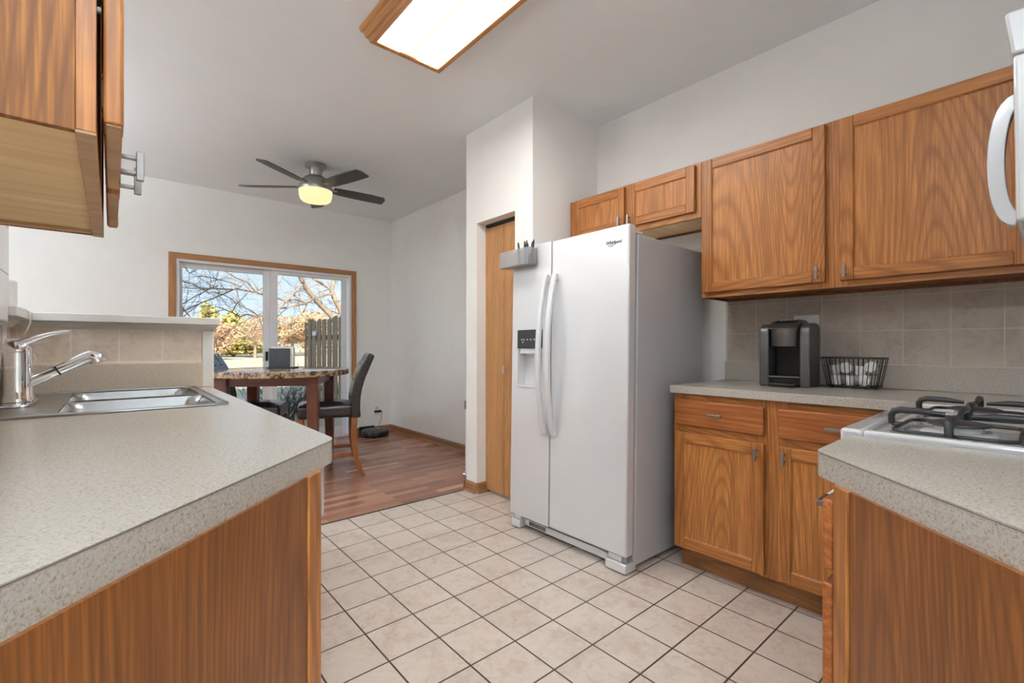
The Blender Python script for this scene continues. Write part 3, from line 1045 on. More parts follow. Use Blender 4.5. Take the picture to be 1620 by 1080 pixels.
# thin dark line where top sheet and edge strip meet
ln = MB()
edge = tip[::-1]
for i in range(len(edge) - 1):
    (ax, ay), (bx_, by_) = edge[i], edge[i + 1]
    d = Vector((bx_ - ax, by_ - ay)).normalized()
    nx, ny = d.y * 0.0006, -d.x * 0.0006
    ln.add([(ax + nx, ay + ny, CT - 0.0026), (bx_ + nx, by_ + ny, CT - 0.0026), (bx_ + nx, by_ + ny, CT - 0.0012), (ax + nx, ay + ny, CT - 0.0012)], [(0, 1, 2, 3)])
(ax, ay), (bx_, by_) = (XLB + 0.010, 0.340), edge[0]
d = Vector((bx_ - ax, by_ - ay)).normalized()
nx, ny = d.y * 0.0006, -d.x * 0.0006
ln.add([(ax + nx, ay + ny, CT - 0.0026), (bx_ + nx, by_ + ny, CT - 0.0026), (bx_ + nx, by_ + ny, CT - 0.0012), (ax + nx, ay + ny, CT - 0.0012)], [(0, 1, 2, 3)])
ln.build('edge_seam', LAM_LINE, lcn)
tag(MB().box(XLB + 0.009, 0.333, 2.672, 2.69, CT + 0.0005, 1.034).box(XLB + 0.009, XLB + 0.014, 0.40, 2.672, CT + 0.0005, 1.034).build('laminate_backsplash', COUNTER_BEIGE_LIT, bevel=0.002), 'speckled laminate backsplash strip around the sink end of the left counter', 'backsplash')

# base cabinet with angled end panel under the left counter
la = thing('angled_end_cabinet', 'oak base cabinet with angled veneer end under left counter, in left foreground', 'cabinet', (0, 0, 0))
q = 0.7071
c0 = Vector((0.313, 0.938))
dd = Vector((-q, -q))
c1 = c0 + dd * 0.046
c2 = c0 + dd * 0.785
MB().prism([(c0.x, c0.y), (c1.x, c1.y), (c1.x - 0.02, c1.y + 0.02), (c0.x - 0.03, c0.y + 0.05), (c0.x, c0.y + 0.05)], 0.0, CT - 0.048).build('corner_post', OAK_Z, la, bevel=0.0015)
s1 = c1 + dd * 0.004
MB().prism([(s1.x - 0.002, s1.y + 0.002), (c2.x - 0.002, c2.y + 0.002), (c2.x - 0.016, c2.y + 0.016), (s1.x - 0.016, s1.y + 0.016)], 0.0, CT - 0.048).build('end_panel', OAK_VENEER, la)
MB().prism([(c1.x - 0.02, c1.y + 0.02), (c2.x - 0.018, c2.y + 0.018), (XL + 0.02, 0.985), (c0.x - 0.03, 0.985)], 0.0, CT - 0.049).build('body', OAK_DARK, la)

# dishwasher and sink base behind the angled end
dw = thing('dishwasher', 'white dishwasher front edge just behind the angled oak end of left counter', 'dishwasher', (0.318, 0.992, 0), PI / 2)
MB().box(0.0, 0.60, 0.012, 0.55, 0.10, 0.862).build('tub_housing', APPL_SIDE, dw)
MB().box(0.003, 0.597, -0.012, 0.012, 0.11, 0.745).build('door', APPL, dw, bevel=0.004)
MB().box(0.003, 0.597, -0.022, 0.012, 0.750, 0.862).build('control_panel', APPL, dw, bevel=0.008)
MB().box(0.0, 0.60, 0.06, 0.08, 0.0, 0.10).build('toe_kick', APPL_SIDE, dw)
sb_ = thing('sink_cabinet', 'oak sink base cabinet under left counter, behind the dishwasher', 'cabinet', (0.316, 1.60, 0), PI / 2)
mb = MB()
mb.box(0.0, 0.016, 0.019, 0.56, 0.10, 0.864)
mb.box(1.07, 1.086, 0.019, 0.56, 0.10, 0.864)
mb.box(0.016, 1.07, 0.019, 0.56, 0.10, 0.116)
mb.box(0.016, 1.07, 0.545, 0.56, 0.116, 0.66)
mb.build('body', OAK_VENEER, sb_)
face_frame(sb_, [(0, 0.04, 0.10, 0.864), (1.046, 1.086, 0.10, 0.864), (0.52, 0.566, 0.10, 0.864)], [(0.04, 0.52, 0.82, 0.864), (0.566, 1.046, 0.82, 0.864), (0.04, 0.52, 0.10, 0.14), (0.566, 1.046, 0.10, 0.14)])
door(sb_, 0.02, 0.53, 0.115, 0.84, handle=(0.50, 0.79))
door(sb_, 0.556, 1.066, 0.115, 0.84, handle=(0.586, 0.79))
MB().box(0.0, 1.086, 0.06, 0.08, 0.0, 0.10).build('toe_kick', OAK_DARK, sb_)

# right counters: the run along the wall with the corner, and the short angled piece left of the range
rcn = thing('right_countertop', 'speckled beige laminate countertop along right wall, under coffee maker and wire basket', 'countertop', (0, 0, 0))
CF = 2.139
poly = [(CF, 1.256), (CF, 0.300), (2.02, 0.300), (2.02, YN + 0.004), (XR - 0.004, YN + 0.004), (XR - 0.004, 1.256)]
MB().prism(poly, CT - 0.038, CT).build('slab', COUNTER, rcn, bevel=0.003)
tag(MB().box(XR - 0.022, XR - 0.0055, YN + 0.01, 1.246, CT + 0.0005, 1.020).build('laminate_backsplash', COUNTER, bevel=0.0015), 'speckled laminate backsplash strip behind the coffee maker and wire basket', 'backsplash')
struct('wall_tile_right', box(XR - 0.0055, XR + 0.001, YN, 1.246, 1.020, 1.372), BS_RIGHT)

tipr = round_corner((1.245, 0.290), (1.012, 0.290), (0.372, -0.350), 0.045)
ncn = thing('angled_countertop', 'speckled beige laminate counter end with angled edge beside the range, right foreground', 'countertop', (0, 0, 0))
poly = [(1.245, 0.290)] + tipr + [(0.376, YN + 0.004), (1.245, YN + 0.004)]
MB().prism(poly, CT - 0.046, CT).build('slab', COUNTER, ncn)
ln = MB()
edge = tipr + [(0.376, -0.346)]
for i in range(len(edge) - 1):
    (ax, ay), (bx_, by_) = edge[i], edge[i + 1]
    d = Vector((bx_ - ax, by_ - ay)).normalized()
    nx, ny = -d.y * 0.0006, d.x * 0.0006
    if nx > 0.0001:
        nx, ny = -nx, -ny
    ln.add([(ax + nx, ay + ny, CT - 0.0026), (bx_ + nx, by_ + ny, CT - 0.0026), (bx_ + nx, by_ + ny, CT - 0.0012), (ax + nx, ay + ny, CT - 0.0012)], [(0, 1, 2, 3)])
ln.build('edge_seam', LAM_LINE, ncn)

ra = thing('angled_drawer_cabinet', 'oak base cabinet with angled veneer end beside range, in right foreground', 'cabinet', (0, 0, 0))
c0 = Vector((0.955, 0.247))
c1 = c0 + dd * 0.034
c2 = c0 + dd * 0.82
MB().prism([(c0.x, c0.y), (c1.x, c1.y), (c1.x + 0.02, c1.y - 0.02), (c0.x + 0.05, c0.y - 0.03), (c0.x + 0.05, c0.y)], 0.0, CT - 0.046).build('corner_post', OAK_Z, ra, bevel=0.0015)
s1 = c1 + dd * 0.004
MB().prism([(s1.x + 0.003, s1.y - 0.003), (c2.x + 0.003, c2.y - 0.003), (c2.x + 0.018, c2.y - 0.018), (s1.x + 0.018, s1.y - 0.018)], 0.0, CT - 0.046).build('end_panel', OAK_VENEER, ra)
MB().prism([(c1.x + 0.021, c1.y - 0.021), (c2.x + 0.020, c2.y - 0.020), (0.43, YN + 0.005), (1.24, YN + 0.005), (1.24, 0.245), (1.0, 0.245)], 0.0, CT - 0.047).build('body', OAK_DARK, ra)


def front_drawer(z0, z1, hz):
    o = MB().box(0.962, 1.236, 0.2475, 0.2665, z0, z1).build('drawer', OAK_DRAWER, ra, bevel=0.005, seg=3)
    h = MB().box(1.043, 1.103, 0.2875, 0.2985, hz - 0.0055, hz + 0.0055)
    for x in (1.058, 1.088):
        h.tube([(x, 0.2665, hz), (x, 0.288, hz)], 0.0042, 10)
    h.build('handle', NICKEL, o, bevel=0.001)


front_drawer(0.715, 0.840, 0.806)
front_drawer(0.10, 0.690, 0.395)

# ------------------------------------------------------------------ sink and faucet
sk = thing('kitchen_sink', 'stainless steel double-bowl sink set into the left countertop', 'sink', (0, 0, CT))
mb = MB()
rim = 0.004


def rrect(x0, x1, y0, y1, r, n=6):
    return (arc(x1 - r, y1 - r, r, 0, PI / 2, n) + arc(x0 + r, y1 - r, r, PI / 2, PI, n) + arc(x0 + r, y0 + r, r, PI, 1.5 * PI, n) + arc(x1 - r, y0 + r, r, 1.5 * PI, 2 * PI, n))


BX0, BX1 = -0.118, 0.272
BOWLS = [(1.842, 2.224), (2.256, 2.638)]
# flat deck with rounded outer edge and two openings, made from strips
mb.box(SX0 + 0.006, BX0, SY0 + 0.006, SY1 - 0.006, 0.0005, rim)
mb.box(BX1, SX1 - 0.006, SY0 + 0.006, SY1 - 0.006, 0.0005, rim)
mb.box(BX0, BX1, SY0 + 0.006, BOWLS[0][0], 0.0005, rim)
mb.box(BX0, BX1, BOWLS[0][1], BOWLS[1][0], 0.0005, rim)
mb.box(BX0, BX1, BOWLS[1][1], SY1 - 0.006, 0.0005, rim)
# raised rolled edge
ring = rrect(SX0, SX1, SY0, SY1, 0.03)
pts = [(x, y, 0.003) for x, y in ring] + [(ring[0][0], ring[0][1], 0.003)]
mb.tube(pts, 0.0055, 8, cap=False)
mb.build('deck', STEEL, sk, smooth=40)
for (y0, y1) in BOWLS:
    b_ = MB()
    levels = [(0.0, rim, 0.012), (0.0, -0.002, 0.04), (0.010, -0.02, 0.05), (0.016, -0.13, 0.055), (0.03, -0.155, 0.06), (0.07, -0.165, 0.06)]
    rings = []
    for ins, z, r in levels:
        rings.append([(x, y, z) for x, y in rrect(BX0 + ins, BX1 - ins, y0 + ins, y1 - ins, r)])
    n = len(rings[0])
    vs = [p for rg in rings for p in rg]
    fs = [(i * n + k, i * n + (k + 1) % n, (i + 1) * n + (k + 1) % n, (i + 1) * n + k) for i in range(len(rings) - 1) for k in range(n)]
    fs.append(tuple((len(rings) - 1) * n + k for k in range(n)))
    b_.add(vs, fs)
    bo = b_.build('bowl', STEEL, sk, smooth=50)
    cxm, cym = (BX0 + BX1) / 2, (y0 + y1) / 2
    MB().lathe([(0.042, -0.1648), (0.042, -0.161), (0.034, -0.160), (0.03, -0.163)], 24, (cxm, cym, 0)).build('drain', CHROME, bo, smooth=40)

fa = thing('faucet', 'chrome single-lever pull-out faucet standing on the sink deck', 'faucet', (-0.236, 2.235, CT + 0.0045), 0)
esc = MB()
pl = rrect(-0.042, 0.042, -0.135, 0.135, 0.036)
esc.prism(pl, 0.0, 0.008)
esc.build('base_plate', CHROME, fa, bevel=0.003, smooth=40)
MB().lathe([(0.0395, 0.008), (0.0415, 0.010), (0.0415, 0.022), (0.0395, 0.026), (0.0385, 0.08), (0.0375, 0.155), (0.0375, 0.172)], 44).build('body', CHROME, fa, smooth=30)
# spout leans out over the bowls
sd_ = Vector((0.865, -0.02, 0.50)).normalized()
p0 = Vector((0.016, -0.001, 0.062))
spo = MB().tube([p0 + sd_ * t for t in (0.0, 0.02, 0.075, 0.090)], [0.0185, 0.0190, 0.0182, 0.0180], 28).build('spout', CHROME, fa, smooth=40)
MB().tube([p0 + sd_ * 0.0901, p0 + sd_ * 0.0955], 0.0170, 24).build('ring', PLASTIC_K, spo)
e1 = p0 + sd_ * 0.170
hd = MB().tube([p0 + sd_ * 0.0956, p0 + sd_ * 0.13, e1, e1 + sd_ * 0.016 + Vector((0.002, 0, -0.001)), e1 + sd_ * 0.030 + Vector((0.004, 0, -0.010)), e1 + sd_ * 0.034 + Vector((0.008, -0.002, -0.030))], [0.0182, 0.0185, 0.0215, 0.0240, 0.0250, 0.0240], 28)
hd.build('spray_head', CHROME, spo, smooth=50)
# domed cap and lever
MB().lathe([(0.0370, 0.1725), (0.0380, 0.176), (0.0360, 0.192), (0.028, 0.204), (0.015, 0.210), (0.0, 0.212)], 36).build('cap', CHROME, fa, smooth=50)
lv = MB().tube([(-0.012, 0.0, 0.190), (0.02, 0.0, 0.205), (0.045, -0.001, 0.219), (0.075, -0.002, 0.232), (0.105, -0.003, 0.2405), (0.126, -0.004, 0.2430)], [0.026, 0.024, 0.0175, 0.0130, 0.0105, 0.0085], 24, squash=(1.0, 0.6))
lv.build('lever', CHROME, fa, smooth=50)

# outlet on the left side wall with a white charger, a white cord and the white device on the cap
ot = thing('wall_outlet', 'white outlet plate on tile in the corner behind the faucet', 'outlet', (XLB + 0.008, 2.50, 1.136), 0)
MB().box(0.0, 0.005, -0.036, 0.036, -0.058, 0.058).build('plate', PLASTIC_W, ot, bevel=0.002)
box(0.0051, 0.007, -0.017, 0.017, 0.012, 0.040).build('socket', PLASTIC_W, ot, bevel=0.001)
box(0.0051, 0.007, -0.017, 0.017, -0.040, -0.012).build('socket', PLASTIC_W, ot, bevel=0.001)
ch = thing('wall_charger', 'white plug-in charger with cord in the corner outlet behind the faucet', 'charger', (XLB + 0.0155, 2.50, 1.125), 0)
MB().box(0.0, 0.062, -0.022, 0.022, -0.012, 0.014).build('body', PLASTIC_W, ch, bevel=0.004)
cd = MB().tube([(0.062, 0, 0.0), (0.085, -0.005, -0.004), (0.11, -0.01, 0.002), (0.118, -0.012, 0.012)], 0.0022, 8)
cd.tube([(0.04, 0.0, -0.012), (0.05, -0.02, -0.05), (0.072, -0.03, -0.075), (0.078, -0.03, -0.06), (0.066, -0.03, -0.03), (0.058, -0.02, -0.014)], 0.0022, 8)
cd.build('cord', PLASTIC_W, ch, smooth=60)
dv = thing('white_speaker', 'small rounded white device with dark port standing on the low wall cap, far left', 'speaker', (XL - 0.022, 2.345, 1.247), 0)
dvp = rrect(-0.042, 0.042, -0.030, 0.030, 0.026)
mb = MB()
mb.prism(dvp, 0.0, 0.092)
mb.build('body', PLASTIC_W, dv, bevel=0.008, seg=3)
MB().box(0.005, 0.012, -0.0308, -0.0296, 0.028, 0.042).build('port', PLASTIC_K, dv)
cw_ = MB().tube([(px_ - XL + 0.022, py_ - 2.345, pz_ - 1.247) for px_, py_, pz_ in [(XL - 0.012, 2.314, 1.276), (XL - 0.011, 2.306, 1.258), (XL - 0.004, 2.32, 1.2495), (XL + 0.005, 2.42, 1.2495), (XL + 0.024, 2.47, 1.2497), (XL + 0.035, 2.478, 1.240), (XL + 0.040, 2.475, 1.20), (XL + 0.030, 2.465, 1.165), (XL + 0.022, 2.468, 1.150), (XL + 0.014, 2.482, 1.1405)]], 0.0021, 8)
cw_.build('cord', PLASTIC_W, dv, smooth=60)['label'] = 'thin white cord hanging over the cap'

# ------------------------------------------------------------------ refrigerator
FRX, FRY = 1.872, 2.187
rf = thing('refrigerator', 'white side-by-side refrigerator with ice dispenser, standing between pantry and oak cabinets', 'refrigerator', (FRX, FRY, 0), rot=(R(-1.0), 0, -PI / 2))
FW = 0.855
SPLIT = 0.330
MB().box(0.006, FW - 0.002, 0.078, 0.745, 0.030, 1.672).build('cabinet', APPL_SIDE, rf, bevel=0.006)
MB().box(0.02, FW - 0.02, 0.062, 0.079, 0.09, 1.66).build('gasket', RUBBER, rf)


def bow_handle(parent, x0, x1, z0, z1, out):
    n = 20
    path = []
    for i in range(n + 1):
        t = i / n
        path.append((-0.014 - out * math.sin(PI * t) ** 0.75, z0 + (z1 - z0) * t))
    mb = MB()
    mb.band(path, 0.020, x0, x1, axis='x')
    mb.box(x0 + 0.004, x1 - 0.004, -0.018, 0.001, z0 + 0.0, z0 + 0.04)
    mb.box(x0 + 0.004, x1 - 0.004, -0.018, 0.001, z1 - 0.04, z1)
    return mb.build('handle', APPL, parent, bevel=0.004, seg=3)


# freezer door with the dispenser opening left out
DX_0, DX_1, DZ_0, DZ_1 = 0.052, 0.262, 0.868, 1.205
mb = MB()
mb.box(0.0, DX_0, 0.0, 0.062, 0.085, 1.710)
mb.box(DX_1, SPLIT - 0.003, 0.0, 0.062, 0.085, 1.710)
mb.box(DX_0, DX_1, 0.0, 0.062, 0.085, DZ_0)
mb.box(DX_0, DX_1, 0.0, 0.062, DZ_1, 1.710)
fd = mb.build('freezer_door', APPL, rf)
bev = fd.modifiers.new('weld', 'WELD')
bev.merge_threshold = 0.0002
bow_handle(fd, SPLIT - 0.042, SPLIT - 0.010, 0.610, 1.520, 0.058)
mb = MB()
mb.box(DX_0, DX_1, 0.056, 0.061, DZ_0, DZ_1)
mb.box(DX_0 - 0.0, DX_0 + 0.004, 0.004, 0.056, DZ_0, DZ_1)
mb.box(DX_1 - 0.004, DX_1, 0.004, 0.056, DZ_0, DZ_1)
mb.box(DX_0, DX_1, -0.004, 0.056, DZ_0 - 0.004, DZ_0 + 0.008)
mb.box(DX_0 + 0.015, DX_1 - 0.015, 0.004, 0.050, 1.065, 1.098)
mb.build('dispenser_recess', APPL, fd, bevel=0.003)
MB().box(DX_0 - 0.004, DX_1 + 0.004, -0.003, 0.02, 1.098, DZ_1 + 0.004).build('dispenser_panel', PLASTIC_K, fd, bevel=0.003)
for (x, z) in ((0.09, 1.15), (0.11, 1.15), (0.10, 1.135), (0.14, 1.15), (0.17, 1.15), (0.2, 1.15)):
    MB().tube([(x, -0.0029, z), (x, -0.0038, z)], 0.005, 10).build('button', PLASTIC_G, fd)
MB().tube([(0.19, 0.03, 1.064), (0.19, 0.03, 1.045)], 0.012, 12).box(0.172, 0.208, 0.026, 0.034, 0.985, 1.045).build('paddle', PLASTIC_G, fd, bevel=0.003)

rd = MB().box(SPLIT + 0.003, FW, 0.0, 0.062, 0.085, 1.710).build('refrigerator_door', APPL, rf, bevel=0.010, seg=3)
bow_handle(rd, SPLIT + 0.028, SPLIT + 0.060, 0.610, 1.520, 0.058)
# brand lettering with its little swoosh, upper right of the door
fc = bpy.data.curves.new('lettering', 'FONT')
fc.body = 'Whirlpool'
fc.size = 0.0265
fc.space_character = 0.92
fc.shear = 0.12
fc.extrude = 0.0006
fc.offset = 0.00035
tmp = bpy.data.objects.new('lettering', fc)
COL.objects.link(tmp)
dg = bpy.context.evaluated_depsgraph_get()
tme = bpy.data.meshes.new_from_object(tmp.evaluated_get(dg))
bpy.data.objects.remove(tmp)
tme.name = 'lettering'
tme.materials.clear()
tme.materials.append(PLASTIC_K)
lt = bpy.data.objects.new('lettering', tme)
COL.objects.link(lt)
lt.parent = rd
lt.rotation_euler = (PI / 2, 0, 0)
xs = [v.co.x for v in tme.vertices]
lt.location = (0.715, -0.0008, 1.622)
lt.scale = (0.096 / max(0.01, max(xs) - min(xs)),) * 2 + (1,)
sw = MB().tube([(0.748 + 0.020 * math.cos(a), -0.001, 1.626 + 0.014 * math.sin(a)) for a in [R(x) for x in range(200, 331, 13)]], [0.0006 + 0.0010 * math.sin(PI * i / 10) for i in range(11)], 8)
sw.build('swoosh', PLASTIC_K, rd)
# bottom: foot covers, grille, hinges
box(0.008, 0.085, 0.0, 0.09, 0.006, 0.052).build('foot_cover', APPL, rf, bevel=0.006)
box(FW - 0.125, FW - 0.002, 0.0, 0.09, 0.006, 0.052).build('foot_cover', APPL, rf, bevel=0.006)
box(0.03, 0.085, 0.012, 0.06, 0.054, 0.082).build('hinge_cover', APPL, rf, bevel=0.003)
box(FW - 0.115, FW - 0.035, 0.012, 0.06, 0.054, 0.084).build('hinge_cover', APPL, rf, bevel=0.003)
MB().box(FW - 0.034, FW - 0.012, 0.02, 0.07, 0.056, 0.078).tube([(FW - 0.02, 0.03, 0.05), (FW - 0.02, 0.03, 0.086)], 0.006, 10).build('bottom_hinge', NICKEL, rf)
gr = MB()
gr.box(0.085, FW - 0.125, 0.040, 0.050, 0.022, 0.060)
gr.build('base_grille', APPL, rf, bevel=0.002)
gv = MB()
gv.box(0.10, FW - 0.13, 0.058, 0.064, 0.058, 0.084)
for k in range(5):
    gv.box(0.13, 0.27, 0.0385, 0.0402, 0.030 + k * 0.005, 0.0325 + k * 0.005)
gv.build('grille_vents', RUBBER, rf)
for xx in (0.041, FW - 0.039):
    box(xx - 0.03, xx + 0.03, 0.03, 0.13, 1.674, 1.690).build('top_hinge', APPL, rf, bevel=0.004)
for xx in (0.10, FW - 0.10):
    MB().tube([(xx, 0.68, 0.012), (xx, 0.68, 0.031)], 0.02, 12).build('rear_foot', RUBBER, rf)

# magnetic grey bin with pens on the freezer door
ob = thing('magnetic_bin', 'grey see-through organiser bin stuck to the freezer door, holding markers', 'organiser', (FRX + 0.020, 2.225, 1.587), 0, rot=(R(-1.0), 0, -PI / 2))
mb = MB()
bw, bd, bh = 0.262, 0.072, 0.098
mb.box(0.0, bw, -bd, -bd + 0.004, 0.0, bh)
mb.box(0.0, bw, -0.008, -0.004, 0.0, bh)
mb.box(0.0, 0.004, -bd + 0.004, -0.008, 0.0, bh)
mb.box(bw - 0.004, bw, -bd + 0.004, -0.008, 0.0, bh)
mb.box(0.004, bw - 0.004, -bd + 0.004, -0.008, 0.0, 0.006)
mb.box(0.155, 0.158, -bd + 0.004, -0.008, 0.006, bh)
mb.build('tray', BIRCH, ob, bevel=0.0015)
random.seed(4)
for k in range(7):
    x = 0.172 + 0.012 * k
    y = -0.055 + 0.035 * ((k * 3) % 4) / 3
    pen = thing('marker_pen', 'black marker standing upright in the grey freezer door bin', 'pen', (0, 0, 0), 0, group='black markers in the freezer door bin')
    h = 0.128 + 0.014 * random.random()
    MB().tube([(0, 0, 0), (0, 0, h - 0.018), (0.001, 0, h - 0.012), (0.001, 0, h)], [0.0058, 0.0058, 0.0050, 0.0032], 10).build('barrel', PLASTIC_K, pen, smooth=40)
    MB().tube([(0.0052, 0, h - 0.05), (0.0062, 0, h - 0.02)], 0.0012, 6).build('clip', PLASTIC_K, pen)
    pen.location = (FRX + 0.020 + y, 2.225 - x, 1.594)
    pen.rotation_euler = (R(random.uniform(-7, 7)), R(random.uniform(-6, 6)), random.uniform(0, 6))

# ------------------------------------------------------------------ range and microwave (near wall, facing +y)
rg = thing('gas_range', 'white gas range with black grates between the two right counters', 'range', (2.012, 0.300, 0), PI)
RW, RT = 0.757, 0.920
# local x runs to world -x, local -y is the front
MB().box(0.002, RW - 0.002, 0.012, 0.645, 0.03, 0.885).build('body', APPL_SIDE, rg, bevel=0.004)
mb = MB()
mb.box(0.0, RW, -0.012, 0.030, 0.885, RT + 0.006)
mb.box(0.0, 0.032, 0.030, 0.62, 0.885, RT + 0.006)
mb.box(RW - 0.032, RW, 0.030, 0.62, 0.885, RT + 0.006)
mb.box(0.0, RW, 0.62, 0.65, 0.885, RT + 0.006)
mb.box(0.032, RW - 0.032, 0.030, 0.62, 0.885, RT - 0.006)
mb.build('cooktop', APPL, rg, bevel=0.007, seg=3)
MB().box(0.0, RW, -0.020, 0.012, 0.800, 0.884).build('control_panel', APPL, rg, bevel=0.008)
od = MB().box(0.006, RW - 0.006, -0.026, 0.011, 0.23, 0.790).build('oven_door', APPL, rg, bevel=0.008)
MB().tube([(0.06, -0.027, 0.745), (0.06, -0.048, 0.747), (RW - 0.06, -0.048, 0.747), (RW - 0.06, -0.027, 0.745)], 0.009, 14).build('handle', APPL, od, smooth=60)
MB().box(0.006, RW - 0.006, -0.024, 0.011, 0.05, 0.222).build('drawer', APPL, rg, bevel=0.006)
for k in range(4):
    MB().tube([(0.12 + 0.172 * k, -0.0205, 0.842), (0.12 + 0.172 * k, -0.046, 0.842)], [0.021, 0.018], 20).build('knob', APPL, rg, smooth=40)
BXS, BYS = (0.195, 0.562), (0.165, 0.455)
for bx0 in BXS:
    for by0 in BYS:
        z0 = RT - 0.006
        br_ = MB().lathe([(0.066, 0.0), (0.062, 0.004), (0.044, 0.006), (0.042, 0.016), (0.046, 0.018)], 28, (bx0, by0, z0)).build('burner', PLASTIC_G, rg, smooth=40)
        MB().lathe([(0.050, 0.0182), (0.054, 0.020), (0.053, 0.024), (0.040, 0.027), (0.0, 0.028)], 28, (bx0, by0, z0)).build('burner_cap', CAPM, br_, smooth=40)
        gt = MB()
        w2, d2 = 0.150, 0.118
        r_ = 0.0065
        zb = z0 + 0.0085
        zt = z0 + 0.043
        ringp = [(bx0 + a, by0 + b, zb) for a, b in rrect(-w2 + 0.03, w2 - 0.03, -d2 + 0.02, d2 - 0.02, 0.03, 5)]
        gt.tube(ringp + [ringp[0]], 0.0045, 8, cap=False)
        for (dx, dy) in ((1, 0), (-1, 0), (0, 1), (0, -1)):
            gt.tube([(bx0 + dx * (w2 - 0.03), by0 + dy * (d2 - 0.02), zb), (bx0 + dx * w2, by0 + dy * d2, zb)], 0.0055, 8)
        for (dx, dy) in ((1, 0), (-1, 0), (0, 1), (0, -1)):
            L = w2 if dx else d2
            f = Vector((dx, dy, 0))
            c = Vector((bx0, by0, 0))
            path = [c + f * L + Vector((0, 0, zb)), c + f * (L + 0.001) + Vector((0, 0, zt - 0.014)), c + f * (L - 0.005) + Vector((0, 0, zt - 0.004)), c + f * (L - 0.018) + Vector((0, 0, zt)), c + f * (L - 0.055) + Vector((0, 0, zt)), c + f * 0.022 + Vector((0, 0, zt - 0.004))]
            gt.tube(path, [0.0075, 0.0075, 0.0078, 0.008, 0.0075, 0.0045], 8)
        gt.build('grate', IRON, rg, smooth=50)

mw = thing('microwave', 'white over-range microwave with bow handle at the right picture edge', 'microwave', (2.005, 0.040, 0), PI)
MZ0, MZ1 = 1.340, 1.725
MW = 0.757
MB().box(0.0, MW, 0.030, 0.395, MZ0 + 0.01, MZ1).build('body', APPL, mw, bevel=0.006)
mb = MB()
mb.prism([(0.0, MZ0), (0.030, MZ0), (0.030, 1.643), (-0.004, 1.643)], 0.0, MW, 'x')
dmw = mb.build('door', APPL, mw, bevel=0.006, seg=3)
MB().prism([(-0.005, 1.646), (0.030, 1.646), (0.030, MZ1), (-0.014, MZ1), (-0.014, MZ1 - 0.006)], 0.0, MW, 'x').build('vent_grille', APPL, mw, bevel=0.005, seg=3)
MB().box(0.25, 0.66, -0.0035, -0.001, 1.40, 1.60).build('window', PLASTIC_K, dmw)
hp = []
for i in range(17):
    a = -PI / 2 + PI * i / 16
    hp.append((-0.002 - 0.031 * max(0.0, math.cos(a)) ** 0.9, 1.492 + 0.122 * math.sin(a)))
MB().band(hp, 0.026, 0.585, 0.612, axis='x').build('handle', APPL, dmw, bevel=0.004, seg=3)
MB().prism([(0.01, MZ0 + 0.009), (0.36, MZ0 + 0.009), (0.34, MZ0 - 0.02), (0.05, MZ0 - 0.02)], 0.01, MW - 0.01, 'x').build('underside', APPL_SIDE, mw, bevel=0.003)
mc = thing('microwave_cabinet', 'short oak wall cabinet above the white microwave', 'cabinet', (2.005, -0.045, 0), PI)
MB().box(0, MW, 0.0, 0.31, MZ1 + 0.004, UZ1).build('body', OAK_VENEER, mc)
door(mc, 0.015, 0.372, MZ1 + 0.03, UZ1 - 0.01)
door(mc, 0.385, MW - 0.015, MZ1 + 0.03, UZ1 - 0.01)

# ------------------------------------------------------------------ coffee maker, basket of pods
ke = thing('coffee_maker', 'dark grey pod coffee maker on the right counter in front of the tile', 'coffee maker', (2.480, 0.846, CT), rot=(0, 0, R(-84)))
# local -y faces the viewer
KW, KD, KH = 0.110, 0.238, 0.322
SIDE = [(0.0, 0.0), (0.0, 0.268), (0.012, 0.290), (0.05, 0.306), (0.15, 0.312), (KD - 0.03, 0.306), (KD, 0.285), (KD - 0.012, 0.0)]
mb = MB()
for s in (-1, 1):
    mb.prism(SIDE, s * KW, s * 0.066, 'x')
mb.build('side_column', KEURIG, ke, bevel=0.007, seg=3)
MB().box(-0.066, 0.066, 0.13, KD - 0.012, 0.0, 0.30).build('reservoir', PLASTIC_K, ke, bevel=0.003)
MB().box(-0.0655, 0.0655, 0.02, 0.13, 0.0, 0.045).box(-0.060, 0.060, -0.055, 0.03, 0.004, 0.018).build('drip_tray', PLASTIC_K, ke, bevel=0.004)
MB().box(-0.0655, 0.0655, 0.0, 0.018, 0.045, 0.050).build('tray_trim', NICKEL, ke)
MB().lathe([(0.010, 0.0185), (0.034, 0.0185), (0.036, 0.021), (0.034, 0.0225), (0.0, 0.0225)], 24, (0, -0.015, 0)).build('cup_rest', PLASTIC_K, ke, smooth=40)
hdk = MB()
fr_ = []
for z, r in ((0.196, 0.0615), (0.200, 0.0635), (0.238, 0.0645), (0.240, 0.0655), (0.279, 0.0655)):
    fr_.append((r, z))
hdk.lathe(fr_, 36, (0, 0.042, 0))
hdk.build('brew_head', KEURIG_B, ke, smooth=30)
ld = MB().prism([(-0.028, 0.282), (0.0, 0.294), (0.05, 0.320), (0.12, 0.328), (0.18, 0.326), (0.215, 0.312), (0.215, 0.285), (-0.02, 0.2785)], -0.064, 0.064, 'x')
ldo = ld.build('lid', KEURIG_B, ke, bevel=0.008, seg=3)
MB().prism([(0.030, 0.3095), (0.05, 0.3215), (0.12, 0.3305), (0.18, 0.330), (0.18, 0.318), (0.04, 0.300)], -0.048, 0.048, 'x').build('control_panel', PLASTIC_K, ldo, bevel=0.003)
for k in range(4):
    MB().tube([(-0.030 + 0.02 * k, 0.076, 0.3225), (-0.030 + 0.02 * k, 0.076, 0.327)], 0.006, 12).build('button', PLASTIC_G, ldo)
    MB().tube([(-0.030 + 0.02 * k, 0.104, 0.3265), (-0.030 + 0.02 * k, 0.104, 0.331)], 0.005, 12).build('button', PLASTIC_G, ldo)

